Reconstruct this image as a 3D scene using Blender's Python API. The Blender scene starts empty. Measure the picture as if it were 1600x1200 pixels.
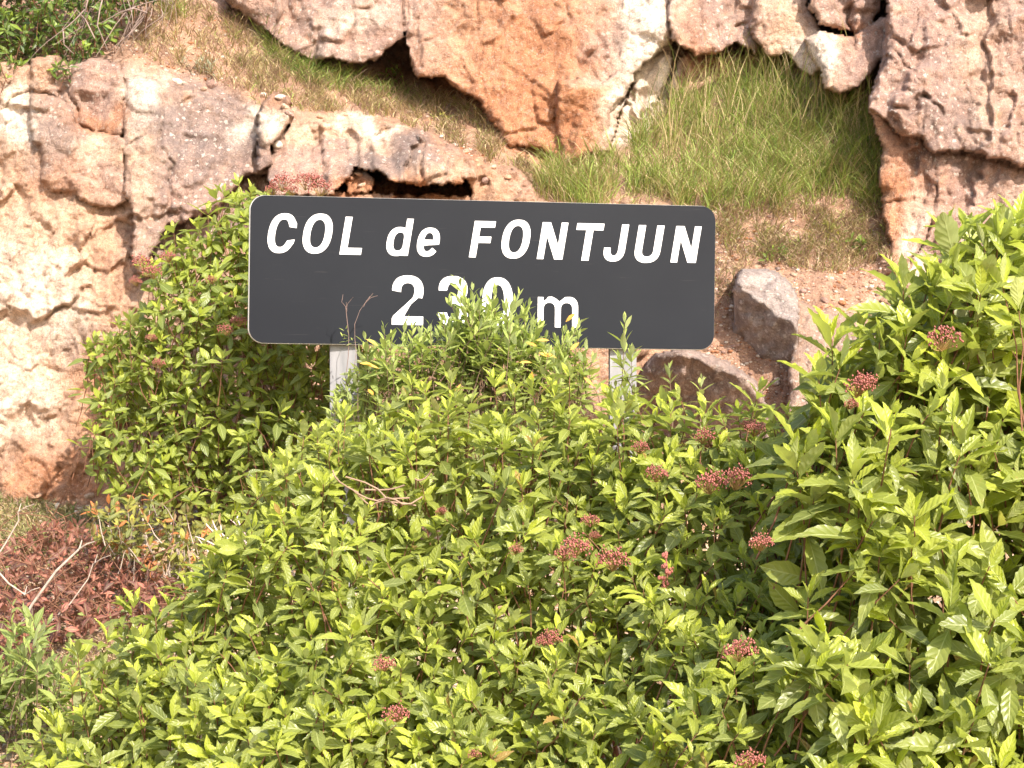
import bpy, math, random
import numpy as np
from mathutils import Vector, Matrix

S = bpy.context.scene
COL = S.collection
R = math.radians
rng = np.random.default_rng(7)
random.seed(7)

# ------------------------------------------------------------------ camera, sky, sun, exposure
FOC = 2537.0            # focal length in photograph pixels (1600 wide)
CAMZ = 1.6
HOR = 600.0
cam_d = bpy.data.cameras.new('camera'); cam = bpy.data.objects.new('camera', cam_d); COL.objects.link(cam)
cam.location = (0, 0, CAMZ); cam.rotation_euler = (R(90), 0, 0)
cam_d.sensor_width = 36; cam_d.lens = 36*FOC/1600; cam_d.clip_end = 2000; cam_d.clip_start = 0.05
cam_d.dof.use_dof = False
S.camera = cam

SUN_AZ, SUN_EL = 29.0, 38.0      # degrees to the right of the view's back, above the horizon
w = bpy.data.worlds.new("World"); S.world = w; w.use_nodes = True
wn = w.node_tree; sky = wn.nodes.new('ShaderNodeTexSky'); sky.sky_type = 'NISHITA'; sky.sun_disc = False
sky.sun_elevation = R(SUN_EL); sky.sun_rotation = R(180-SUN_AZ)
sky.air_density = 1.3; sky.dust_density = 2.5; sky.ozone_density = 0.8
wn.links.new(sky.outputs[0], wn.nodes['Background'].inputs[0]); wn.nodes['Background'].inputs[1].default_value = 0.15
sd = bpy.data.lights.new('sun', 'SUN'); sun = bpy.data.objects.new('sun', sd); COL.objects.link(sun)
sd.energy = 4.0; sd.angle = R(0.55); sd.color = (1.0, 0.92, 0.83)
tosun = Vector((math.sin(R(SUN_AZ))*math.cos(R(SUN_EL)), -math.cos(R(SUN_AZ))*math.cos(R(SUN_EL)), math.sin(R(SUN_EL))))
sun.rotation_euler = tosun.to_track_quat('Z', 'Y').to_euler(); sun.location = tosun*30
vs = S.view_settings; vs.view_transform = 'Standard'; vs.look = 'None'; vs.gamma = 1; vs.use_curve_mapping = False
vs.exposure = 1.08
S.cycles.max_bounces = 6; S.cycles.diffuse_bounces = 3; S.cycles.transmission_bounces = 3
S.render.film_transparent = False

# ------------------------------------------------------------------ helpers
def P(px, py, Y):
    """photograph pixel + distance from the road edge -> place in the world (z up)"""
    return ((px-800)/FOC*Y, Y, CAMZ+(HOR-py)/FOC*Y)

def tag(o, label=None, cat=None, group=None, kind=None):
    if label: o['label'] = label
    if cat: o['category'] = cat
    if group: o['group'] = group
    if kind: o['kind'] = kind
    return o

def empty(name, loc):
    o = bpy.data.objects.new(name, None); COL.objects.link(o); o.location = loc; o.empty_display_size = .1
    return o

def link_mesh(name, me, mat=None, parent=None):
    o = bpy.data.objects.new(name, me); COL.objects.link(o)
    if mat and not me.materials: me.materials.append(mat)
    if parent is not None:
        o.parent = parent
    return o

def np_mesh(name, V, F, smooth=False):
    """F: (n,k) int array, or a list of those"""
    me = bpy.data.meshes.new(name)
    Fs = F if isinstance(F, list) else [F]
    Fs = [f for f in Fs if len(f)]
    V = np.asarray(V, np.float32)
    me.vertices.add(len(V)); me.vertices.foreach_set('co', V.ravel())
    idx = np.concatenate([f.ravel() for f in Fs]).astype(np.int32)
    tot = np.concatenate([np.full(len(f), f.shape[1]) for f in Fs]).astype(np.int32)
    st = np.concatenate([[0], np.cumsum(tot)[:-1]]).astype(np.int32)
    me.loops.add(len(idx)); me.loops.foreach_set('vertex_index', idx)
    me.polygons.add(len(tot)); me.polygons.foreach_set('loop_start', st); me.polygons.foreach_set('loop_total', tot)
    if smooth: me.polygons.foreach_set('use_smooth', np.ones(len(tot), bool))
    me.update(calc_edges=True)
    return me

def set_attr(me, name, vals):
    vals = np.asarray(vals, np.float32)
    if vals.ndim == 1:
        a = me.attributes.new(name, 'FLOAT', 'POINT'); a.data.foreach_set('value', vals)
    else:
        a = me.attributes.new(name, 'FLOAT_COLOR', 'POINT')
        if vals.shape[1] == 3: vals = np.hstack([vals, np.ones((len(vals), 1), np.float32)])
        a.data.foreach_set('color', vals.ravel())

def set_uv(me, uv):      # per vertex uv -> loops
    l = me.uv_layers.new(name='UVMap')
    n = len(me.loops); vi = np.empty(n, np.int32); me.loops.foreach_get('vertex_index', vi)
    l.data.foreach_set('uv', np.asarray(uv, np.float32)[vi].ravel())

# ---- noise in numpy
_perm = np.random.default_rng(3).permutation(256)
_grad = np.random.default_rng(4).uniform(0, 2*np.pi, 256)
def _h(ix, iy, s=0): return _perm[(_perm[(ix+s*37) & 255]+iy+s*11) & 255]
def noise(x, y, s=0):
    x = np.asarray(x, float); y = np.asarray(y, float)
    ix = np.floor(x).astype(int); iy = np.floor(y).astype(int); fx = x-ix; fy = y-iy
    u = fx*fx*fx*(fx*(fx*6-15)+10); v = fy*fy*fy*(fy*(fy*6-15)+10)
    def g(a, b):
        t = _grad[_h(ix+a, iy+b, s)]; return np.cos(t)*(fx-a)+np.sin(t)*(fy-b)
    return ((g(0,0)*(1-u)+g(1,0)*u)*(1-v)+(g(0,1)*(1-u)+g(1,1)*u)*v)*1.5
def fbm(x, y, o=4, s=0, gain=.5):
    r = 0; a = 1
    for k in range(o):
        r = r+a*noise(x*2**k, y*2**k, s+k*3); a *= gain
    return r
def cells(x, y, s=0, jit=.9):
    """nearest jittered cell: (f1, f2-f1, dx, dy, random id)"""
    ix = np.floor(x).astype(int); iy = np.floor(y).astype(int)
    d1 = np.full(x.shape, 9.); d2 = np.full(x.shape, 9.); bx = np.zeros(x.shape); by = np.zeros(x.shape); bid = np.zeros(x.shape, int)
    for a in (-1, 0, 1):
        for b in (-1, 0, 1):
            h = _h(ix+a, iy+b, s); h2 = _h(ix+a, iy+b, s+5)
            cx = ix+a+.5+jit*(h/255-.5); cy = iy+b+.5+jit*(h2/255-.5)
            dx = x-cx; dy = y-cy; d = np.hypot(dx, dy)
            n = d < d1
            d2 = np.where(n, d1, np.minimum(d2, d)); d1 = np.where(n, d, d1)
            bx = np.where(n, dx, bx); by = np.where(n, dy, by); bid = np.where(n, h, bid)
    return d1, d2-d1, bx, by, bid
def inside(px, py, poly):
    r = np.zeros(px.shape, bool); n = len(poly)
    for i in range(n):
        x1, y1 = poly[i]; x2, y2 = poly[(i+1) % n]
        if y1 == y2: continue
        c = (y1 > py) != (y2 > py)
        r ^= c & (px < (x2-x1)*(py-y1)/(y2-y1)+x1)
    return r
def pdist(px, py, pts, closed=True):
    d = np.full(px.shape, 1e9); n = len(pts)
    for i in range(n if closed else n-1):
        x1, y1 = pts[i]; x2, y2 = pts[(i+1) % n]
        ex, ey = x2-x1, y2-y1; t = np.clip(((px-x1)*ex+(py-y1)*ey)/(ex*ex+ey*ey+1e-9), 0, 1)
        d = np.minimum(d, np.hypot(px-x1-t*ex, py-y1-t*ey))
    return d
def sstep(a, b, x):
    t = np.clip((x-a)/(b-a), 0, 1); return t*t*(3-2*t)

# ------------------------------------------------------------------ materials
def mat(name):
    m = bpy.data.materials.new(name); m.use_nodes = True
    return m, m.node_tree, m.node_tree.nodes['Principled BSDF']
def N(t, typ, **kw):
    n = t.nodes.new(typ)
    for k, v in kw.items(): setattr(n, k, v)
    return n
def ramp(t, fac, stops):
    n = N(t, 'ShaderNodeValToRGB'); e = n.color_ramp.elements
    while len(e) < len(stops): e.new(.5)
    for k, (p, c) in enumerate(stops):
        e[k].position = p; e[k].color = (c[0], c[1], c[2], 1) if isinstance(c, tuple) else (c, c, c, 1)
    t.links.new(fac, n.inputs[0]); return n.outputs[0]
def mix(t, a, b, f, typ='MIX'):
    n = N(t, 'ShaderNodeMix', data_type='RGBA', blend_type=typ)
    for sock, v in ((n.inputs[0], f), (n.inputs[6], a), (n.inputs[7], b)):
        if hasattr(v, 'links'): t.links.new(v, sock)
        elif isinstance(v, tuple): sock.default_value = (*v, 1)
        else: sock.default_value = v
    return n.outputs[2]
def noise_n(t, scale, detail=4, vec=None, rough=.55, dist=0):
    n = N(t, 'ShaderNodeTexNoise'); n.inputs['Scale'].default_value = scale; n.inputs['Detail'].default_value = detail
    n.inputs['Roughness'].default_value = rough; n.inputs['Distortion'].default_value = dist
    if vec is not None: t.links.new(vec, n.inputs['Vector'])
    return n.outputs[0]
def math_n(t, op, a, b=0.0, c=0.0, clamp=False):
    n = N(t, 'ShaderNodeMath', operation=op, use_clamp=clamp)
    for i, v in enumerate((a, b, c)):
        if hasattr(v, 'links'): t.links.new(v, n.inputs[i])
        else: n.inputs[i].default_value = v
    return n.outputs[0]
def bump(t, h, dist, strength=1.0, normal=None):
    n = N(t, 'ShaderNodeBump'); n.inputs['Strength'].default_value = strength; n.inputs['Distance'].default_value = dist
    t.links.new(h, n.inputs['Height'])
    if normal is not None: t.links.new(normal, n.inputs['Normal'])
    return n.outputs[0]

def rock_material(name, attr=True, base=(.4,.3,.22), lich=1.0):
    m, t, b = mat(name)
    geo = N(t, 'ShaderNodeNewGeometry'); pos = geo.outputs['Position']
    if attr:
        a = N(t, 'ShaderNodeAttribute', attribute_name='Col'); c = a.outputs['Color']
        l = N(t, 'ShaderNodeAttribute', attribute_name='lich').outputs['Fac']
    else:
        c = mix(t, base, tuple(x*1.5 for x in base), ramp(t, noise_n(t, 3, 5, pos), [(.35, 0.), (.7, 1.)])); l = None
    # mottling
    n1 = noise_n(t, 26, 6, pos, .65)
    c = mix(t, c, (.66,.66,.66), .55, 'MULTIPLY') if False else c
    mm = ramp(t, n1, [(.3, (.60,.54,.50)), (.5, (.98,.97,.96)), (.75, (1.22,1.20,1.16))])
    c = mix(t, c, mm, 1.0, 'MULTIPLY')
    g2 = noise_n(t, 130, 3, pos, .7)
    c = mix(t, c, ramp(t, g2, [(.30, (.58,.53,.50)), (.47, (.97,.96,.95)), (.56, (1.,1.,1.)), (.70, (1.42,1.40,1.38))]), 1.0, 'MULTIPLY')
    bl = noise_n(t, 6.5, 7, pos, .72, .4)
    c = mix(t, c, ramp(t, bl, [(.34, (.80,.74,.72)), (.5, (1.,1.,1.)), (.64, (1.14,1.10,1.06))]), 1.0, 'MULTIPLY')
    # rust stains and pale crust, a few mm to a few cm
    st = ramp(t, noise_n(t, 9, 6, pos, .7, .6), [(.55, 0.), (.72, 1.)])
    c = mix(t, c, (.50,.27,.13), math_n(t, 'MULTIPLY', st, .28))
    pc = ramp(t, noise_n(t, 70, 3, pos, .6), [(.58, 0.), (.68, 1.)])
    c = mix(t, c, (.72,.62,.52), math_n(t, 'MULTIPLY', pc, .30))
    # lichen: dark grey film with pale spots
    v = N(t, 'ShaderNodeTexVoronoi', feature='F1'); v.inputs['Scale'].default_value = 42; t.links.new(pos, v.inputs['Vector'])
    rn = N(t, 'ShaderNodeTexVoronoi', feature='F1'); rn.inputs['Scale'].default_value = 42; t.links.new(pos, rn.inputs['Vector'])
    size = math_n(t, 'MULTIPLY', math_n(t, 'POWER', N_sep(t, rn.outputs['Color']), 3.0), .46)
    dist = math_n(t, 'ADD', v.outputs['Distance'], math_n(t, 'MULTIPLY', math_n(t, 'SUBTRACT', noise_n(t, 90, 3, pos, .7), .5), 1.5))
    spot = math_n(t, 'LESS_THAN', dist, size)
    dark = ramp(t, noise_n(t, 14, 6, pos, .75), [(.42, 0.), (.62, 1.)])
    lf = l if l is not None else lich
    c = mix(t, c, (.20,.155,.14), math_n(t, 'MULTIPLY', math_n(t, 'MULTIPLY', dark, .62), lf))
    c = mix(t, c, (.62,.54,.47), math_n(t, 'MULTIPLY', math_n(t, 'MULTIPLY', spot, .75), lf))
    t.links.new(c, b.inputs['Base Color']); b.inputs['Roughness'].default_value = .93
    b.inputs['Specular IOR Level'].default_value = .15
    h = math_n(t, 'ADD', math_n(t, 'MULTIPLY', noise_n(t, 34, 8, pos, .70), .8), math_n(t, 'MULTIPLY', spot, .06))
    # cracks
    wv = N(t, 'ShaderNodeTexVoronoi', feature='DISTANCE_TO_EDGE'); wv.inputs['Scale'].default_value = 9
    mp = N(t, 'ShaderNodeVectorMath', operation='ADD'); t.links.new(pos, mp.inputs[0])
    nv = N(t, 'ShaderNodeTexNoise'); nv.inputs['Scale'].default_value = 6; nv.inputs['Detail'].default_value = 5; t.links.new(pos, nv.inputs['Vector'])
    sc = N(t, 'ShaderNodeVectorMath', operation='SCALE'); sc.inputs[3].default_value = .35; t.links.new(nv.outputs['Color'], sc.inputs[0])
    t.links.new(sc.outputs[0], mp.inputs[1]); t.links.new(mp.outputs[0], wv.inputs['Vector'])
    ck = math_n(t, 'MULTIPLY', ramp(t, wv.outputs['Distance'], [(0., 0.), (.006, 1.)]), .12)
    gate = ramp(t, noise_n(t, 3.1, 2, pos), [(.46, 0.), (.58, 1.)])
    h = math_n(t, 'ADD', h, math_n(t, 'MULTIPLY', ck, gate))
    h = math_n(t, 'ADD', h, math_n(t, 'MULTIPLY', g2, .75))
    t.links.new(bump(t, h, .018, 1.0), b.inputs['Normal'])
    return m
def N_sep(t, col):
    n = N(t, 'ShaderNodeSeparateColor'); t.links.new(col, n.inputs[0]); return n.outputs[0]

M_rock = rock_material('limestone')
def soil_material():
    m, t, b = mat('dry_soil')
    pos = N(t, 'ShaderNodeNewGeometry').outputs['Position']
    c = mix(t, (.30,.17,.10), (.46,.31,.19), ramp(t, noise_n(t, 5, 6, pos), [(.35,0.),(.65,1.)]))
    v = N(t, 'ShaderNodeTexVoronoi'); v.inputs['Scale'].default_value = 60; t.links.new(pos, v.inputs['Vector'])
    c = mix(t, c, (.62,.50,.38), ramp(t, N_sep(t, v.outputs['Color']), [(.7,0.),(.74,.8)]))
    t.links.new(c, b.inputs['Base Color']); b.inputs['Roughness'].default_value = .95; b.inputs['Specular IOR Level'].default_value = .1
    t.links.new(bump(t, math_n(t, 'ADD', math_n(t,'MULTIPLY', v.outputs['Distance'], -.6), noise_n(t, 40, 6, pos)), .02), b.inputs['Normal'])
    return m
M_soil = soil_material()

def leaf_material(name, young, old, back, gloss=.38, transl=.30, dead=None):
    """tone attribute: 0 old leaf .. 1 fresh leaf; UV x across the blade, y along it"""
    m, t, b = mat(name)
    tone = N(t, 'ShaderNodeAttribute', attribute_name='tone').outputs['Fac']
    uv = N(t, 'ShaderNodeUVMap').outputs[0]
    sep = N(t, 'ShaderNodeSeparateXYZ'); t.links.new(uv, sep.inputs[0]); x, y = sep.outputs[0], sep.outputs[1]
    pos = N(t, 'ShaderNodeNewGeometry').outputs['Position']
    mid = tuple(.5*(a+c) for a, c in zip(young, old))
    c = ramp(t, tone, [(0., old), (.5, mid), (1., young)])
    if dead:
        c = mix(t, c, dead, math_n(t, 'LESS_THAN', tone, -.5))
    # whole-plant mottling plus small blemishes
    c = mix(t, c, ramp(t, noise_n(t, 7, 3, pos), [(.3,(.78,.80,.8)),(.7,(1.22,1.16,1.1))]), 1.0, 'MULTIPLY')
    c = mix(t, c, (.42,.30,.10), math_n(t, 'MULTIPLY', ramp(t, noise_n(t, 45, 4, pos, .7), [(.64,0.),(.72,1.)]), .5))
    # midrib and side veins, paler
    ax = math_n(t, 'ABSOLUTE', x)
    rib = ramp(t, ax, [(.03, 1.), (.10, 0.)])
    sv = math_n(t, 'FRACT', math_n(t, 'MULTIPLY', math_n(t, 'SUBTRACT', y, math_n(t, 'MULTIPLY', ax, .22)), 7.0))
    side = math_n(t, 'MULTIPLY', ramp(t, math_n(t, 'ABSOLUTE', math_n(t, 'SUBTRACT', sv, .5)), [(.0, 1.), (.12, 0.)]), .30)
    vein = math_n(t, 'MAXIMUM', rib, side)
    pale = mix(t, c, (.62,.66,.30), .45)
    c = mix(t, c, pale, vein)
    bf = N(t, 'ShaderNodeNewGeometry').outputs['Backfacing']
    cb = mix(t, c, back, .6)
    cc = mix(t, c, cb, bf)
    t.links.new(cc, b.inputs['Base Color']); b.inputs['Roughness'].default_value = gloss
    b.inputs['Specular IOR Level'].default_value = .45
    h = math_n(t, 'SUBTRACT', math_n(t, 'MULTIPLY', math_n(t, 'COSINE', math_n(t, 'MULTIPLY', sv, 6.283)), .5), vein)
    t.links.new(bump(t, h, .0012, .5), b.inputs['Normal'])
    tr = N(t, 'ShaderNodeBsdfTranslucent')
    t.links.new(mix(t, cc, (1.25,1.35,.45), 1.0, 'MULTIPLY'), tr.inputs[0])
    ms = N(t, 'ShaderNodeMixShader'); ms.inputs[0].default_value = transl
    out = t.nodes['Material Output']
    t.links.new(b.outputs[0], ms.inputs[1]); t.links.new(tr.outputs[0], ms.inputs[2]); t.links.new(ms.outputs[0], out.inputs[0])
    return m
def plain(name, col, rough=.8, var=.25, scale=20, spec=.3, metal=0.0):
    m, t, b = mat(name)
    pos = N(t, 'ShaderNodeNewGeometry').outputs['Position']
    c = mix(t, tuple(x*(1-var) for x in col), tuple(min(1, x*(1+var)) for x in col), ramp(t, noise_n(t, scale, 5, pos), [(.3,0.),(.7,1.)]))
    t.links.new(c, b.inputs['Base Color']); b.inputs['Roughness'].default_value = rough; b.inputs['Specular IOR Level'].default_value = spec
    b.inputs['Metallic'].default_value = metal
    return m

# ------------------------------------------------------------------ the ground: one sheet, rising as a bank to the cliff foot
def ground_z(x, y):
    x = np.asarray(x, float); y = np.asarray(y, float)
    t = np.clip((y-3.5)/4.2, 0, 1.25)
    z = 1.06*t + .03*fbm(x*1.3, y*1.3, 4, 21)*np.clip(t*4, .1, 1)
    return z
def build_ground():
    xs = np.concatenate([np.linspace(-220, -8, 24), np.linspace(-7.8, 7.8, 200), np.linspace(8, 220, 24)])
    ys = np.concatenate([np.linspace(-220, 1.5, 24), np.linspace(1.7, 9.5, 150), np.linspace(9.8, 220, 24)])
    X, Y = np.meshgrid(xs, ys); Z = ground_z(X, Y)
    n, k = X.shape; i = np.arange(n*k).reshape(n, k)
    F = np.stack([i[:-1,:-1], i[:-1,1:], i[1:,1:], i[1:,:-1]], -1).reshape(-1, 4)
    o = link_mesh('ground', np_mesh('ground', np.stack([X, Y, Z], -1).reshape(-1, 3), F, True), M_soil)
    tag(o, 'dry earth bank rising from the roadside to the foot of the cliff', kind='structure')
build_ground()

# ------------------------------------------------------------------ the cliff
def rbf(pts):
    p = np.array(pts, float); c = p[:, :2]/100
    A = np.hypot(c[:, None, 0]-c[None, :, 0], c[:, None, 1]-c[None, :, 1])
    n = len(p); Mx = np.zeros((n+3, n+3)); Mx[:n, :n] = A+np.eye(n)*.02; Mx[:n, n] = 1; Mx[n, :n] = 1
    Mx[:n, n+1:] = c; Mx[n+1:, :n] = c.T
    s = np.linalg.solve(Mx, np.concatenate([p[:, 2], [0, 0, 0]]))
    def f(px, py):
        r = s[n]+s[n+1]*px/100+s[n+2]*py/100
        for k in range(n): r = r+s[k]*np.hypot(px/100-c[k, 0], py/100-c[k, 1])
        return r
    return f
BASE = rbf([(-700,900,8.3),(-300,780,7.9),(0,745,7.75),(140,780,7.6),(300,800,7.55),(500,760,7.5),(800,700,7.5),(1100,690,7.5),(1400,680,7.5),(1800,700,7.4),(2300,700,7.3),
 (0,900,7.6),(800,900,7.3),(1500,900,7.3),(2300,900,7.2),
 (0,500,7.97),(150,500,7.93),(300,500,7.95),(0,300,8.15),(200,300,8.12),(350,330,8.10),(-500,300,8.3),(100,620,7.85),
 (0,130,8.42),(120,100,8.42),(200,110,8.35),(300,135,8.55),(150,0,9.2),(0,0,9.2),(350,20,9.15),(400,90,8.95),(380,150,8.55),
 (500,110,9.05),(628,105,9.6),(480,165,8.65),(560,170,8.8),(700,170,9.1),(650,230,8.6),(740,240,8.6),(780,300,8.35),(850,270,8.7),(900,300,8.45),
 (450,300,8.1),(650,300,8.45),(650,350,8.1),(700,450,7.85),(500,450,7.85),(900,450,7.85),
 (1000,230,8.75),(1000,300,8.45),(1100,140,9.0),(1200,110,8.95),(1200,250,8.6),(1200,380,8.15),(1320,200,8.65),(1350,150,8.75),(1350,300,8.42),(1350,400,8.2),
 (1150,430,7.95),(1300,450,7.85),(1200,560,7.7),(1350,560,7.6),
 (350,-100,9.8),(700,-100,9.6),(1100,-100,9.4),(1400,-100,9.1),(0,-200,10.2),(2000,-200,9),(2300,-500,9.6),(2000,300,8.2),(800,-500,10.8),(0,-500,11),(1600,-500,10.4),(-700,-500,11),(1600,200,8.3)])
SOIL = [(-200,-60),(150,-20),(350,-30),(350,20),(485,100),(600,118),(700,140),(770,190),(800,230),(870,255),(1000,205),(1060,120),(1100,95),(1200,85),(1300,145),(1375,160),(1385,400),(1405,450),(1300,720),(1090,720),(1100,330),(800,318),(750,255),(620,196),(540,185),(470,178),(440,190),(400,180),(330,135),(200,108),(140,96),(60,110),(-200,120)]
# name, outline, (cx, cy, Y, gx/100px, gy/100px), rounding px, rounding m, facet strength
BLK = [
 ('slab_left', [(330,-520),(338,-20),(362,10),(400,36),(442,72),(485,96),(520,92),(560,100),(585,98),(606,78),(630,56),(648,-20),(648,-520)], (500,80,8.93,-.03,-.12), 12, .06, .6),
 ('slab_orange', [(640,-520),(634,-20),(632,60),(642,96),(656,120),(690,122),(712,136),(748,160),(772,196),(790,216),(800,229),(850,230),(866,240),(876,252),(900,256),(912,243),(950,238),(962,205),(968,160),(990,120),(1018,90),(1045,70),(1050,-20),(1050,-520)], (800,200,8.72,-.03,-.11), 14, .07, .5),
 ('lobe', [(872,128),(905,122),(940,128),(968,112),(984,120),(972,150),(958,170),(950,200),(948,236),(912,243),(900,256),(876,252),(872,200)], (900,200,8.64,-.01,-.03), 8, .04, .3),
 ('slab_white', [(940,-520),(980,0),(990,120),(962,200),(950,236),(975,232),(1010,190),(1040,140),(1050,90),(1070,-520)], (1000,150,8.86,.02,-.12), 18, .05, .8),
 ('slab_grey_top', [(1048,-520),(1046,60),(1085,88),(1120,82),(1150,72),(1180,84),(1200,30),(1190,-520)], (1100,60,8.75,.03,-.10), 14, .06, .6),
 ('pale_nose', [(1178,-20),(1172,60),(1205,92),(1225,84),(1240,100),(1268,118),(1290,100),(1296,60),(1262,10),(1250,-520),(1180,-520)], (1240,80,8.62,.0,-.14), 16, .08, .3),
 ('orange_ledge', [(1058,92),(1080,80),(1130,90),(1180,80),(1225,92),(1240,110),(1225,135),(1190,130),(1150,122),(1100,132),(1070,150),(1052,190),(1046,140)], (1130,110,8.92,0,-.12), 8, .05, 1.),
 ('top_boulder', [(1262,-40),(1264,12),(1282,38),(1310,48),(1340,54),(1366,42),(1374,10),(1378,-60)], (1320,30,8.58,0,-.05), 14, .08, .6),
 ('nose', [(1258,60),(1275,100),(1288,140),(1310,146),(1340,136),(1362,118),(1376,92),(1398,70),(1400,20),(1372,30),(1330,58),(1290,50)], (1320,100,8.42,-.03,-.16), 12, .09, .4),
 ('right_face', [(1378,-520),(1384,60),(1372,110),(1358,150),(1366,190),(1376,240),(1378,330),(1392,380),(1392,430),(1404,460),(1410,760),(2400,760),(2400,-520)], (1450,250,8.22,.02,-.07), 14, .07, .7),
 ('right_upper', [(1384,-520),(1386,90),(1360,150),(1362,170),(1390,190),(1404,214),(1440,212),(1446,228),(1462,236),(1530,238),(1600,262),(1700,290),(2400,300),(2400,-520)], (1480,200,8.12,.0,-.09), 9, .05, .7),
 ('right_lower', [(1464,240),(1530,246),(1600,270),(1700,300),(2400,310),(2400,760),(1440,760),(1448,480),(1456,420),(1462,330)], (1540,350,8.14,.0,-.07), 7, .03, .7),
 ('bl_block', [(112,120),(118,104),(140,92),(168,92),(190,102),(199,130),(199,208),(176,214),(150,208),(136,200),(122,196),(120,160),(106,148)], (150,160,8.18,-.04,-.10), 10, .06, .4),
 ('bl_top', [(48,92),(90,84),(118,100),(112,134),(90,150),(62,146),(48,138)], (80,120,8.3,0,-.12), 9, .05, .4),
 ('bl_top_left', [(-80,80),(20,98),(52,102),(52,142),(20,150),(6,170),(-80,190)], (10,130,8.32,0,-.12), 9, .05, .4),
 ('bl_lobe', [(50,146),(92,152),(110,168),(122,198),(140,206),(198,214),(198,318),(172,322),(148,318),(122,308),(112,298),(80,298),(66,280),(70,240),(62,228),(50,222),(44,180)], (120,260,8.06,-.02,-.09), 10, .06, .5),
 ('bl_left', [(-100,180),(20,160),(44,156),(46,200),(28,206),(10,200),(-100,230)], (10,190,8.26,0,-.12), 8, .04, .5),
 ('big_grey', [(196,118),(240,122),(300,140),(345,160),(390,182),(404,200),(402,240),(430,255),(425,272),(400,272),(380,276),(340,330),(262,352),(236,400),(228,440),(214,425),(206,380),(210,340),(194,300),(199,250),(193,200),(198,160)], (300,250,8.03,.02,-.14), 14, .06, .45),
 ('small_stack', [(416,156),(430,148),(446,152),(460,180),(456,196),(440,210),(424,228),(426,256),(404,268),(402,220),(404,180)], (428,200,7.98,0,-.10), 9, .05, .7),
 ('mid_ledge', [(424,240),(436,210),(478,192),(520,190),(560,184),(598,192),(622,202),(650,212),(700,226),(738,246),(750,262),(746,276),(720,288),(660,288),(610,286),(596,272),(560,262),(540,282),(520,304),(430,306),(418,280)], (590,260,7.93,-.01,-.33), 9, .05, .9),
 ('chock', [(540,268),(556,262),(576,268),(586,284),(580,300),(540,304)], (560,285,8.0,0,-.1), 6, .04, .8),
 ('ledge_side', [(718,262),(752,258),(800,262),(830,290),(838,318),(740,322),(736,290)], (770,290,8.03,.02,-.2), 8, .05, 1.),
 ('ledge_base', [(470,300),(560,301),(640,303),(740,306),(900,322),(900,360),(420,360)], (650,330,7.98,0,-.2), 6, .03, .8),
]
CRACKS = [([(191,98),(194,130),(190,160),(192,212)],2.0,.05),([(425,228),(427,262),(410,276)],2,.05),([(748,-40),(746,40),(752,80),(748,110),(757,135),(766,190)],1.6,.022),
 ([(874,140),(870,170),(875,205),(880,240)],1.6,.02),([(1460,238),(1463,290),(1458,340),(1456,420)],1.8,.02),([(1150,44),(1165,40),(1180,32)],2.4,.05),([(47,95),(44,120),(46,150)],2,.04),
 ([(196,228),(212,218),(230,212)],1.6,.03),([(125,400),(138,372),(150,350),(148,320)],2,.035),([(628,60),(630,0),(632,-100)],1.8,.04),([(1398,80),(1414,104),(1430,112),(1446,150),(1440,210)],1.6,.022),([(1090,0),(1094,30),(1092,60)],1.6,.02)]

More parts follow.
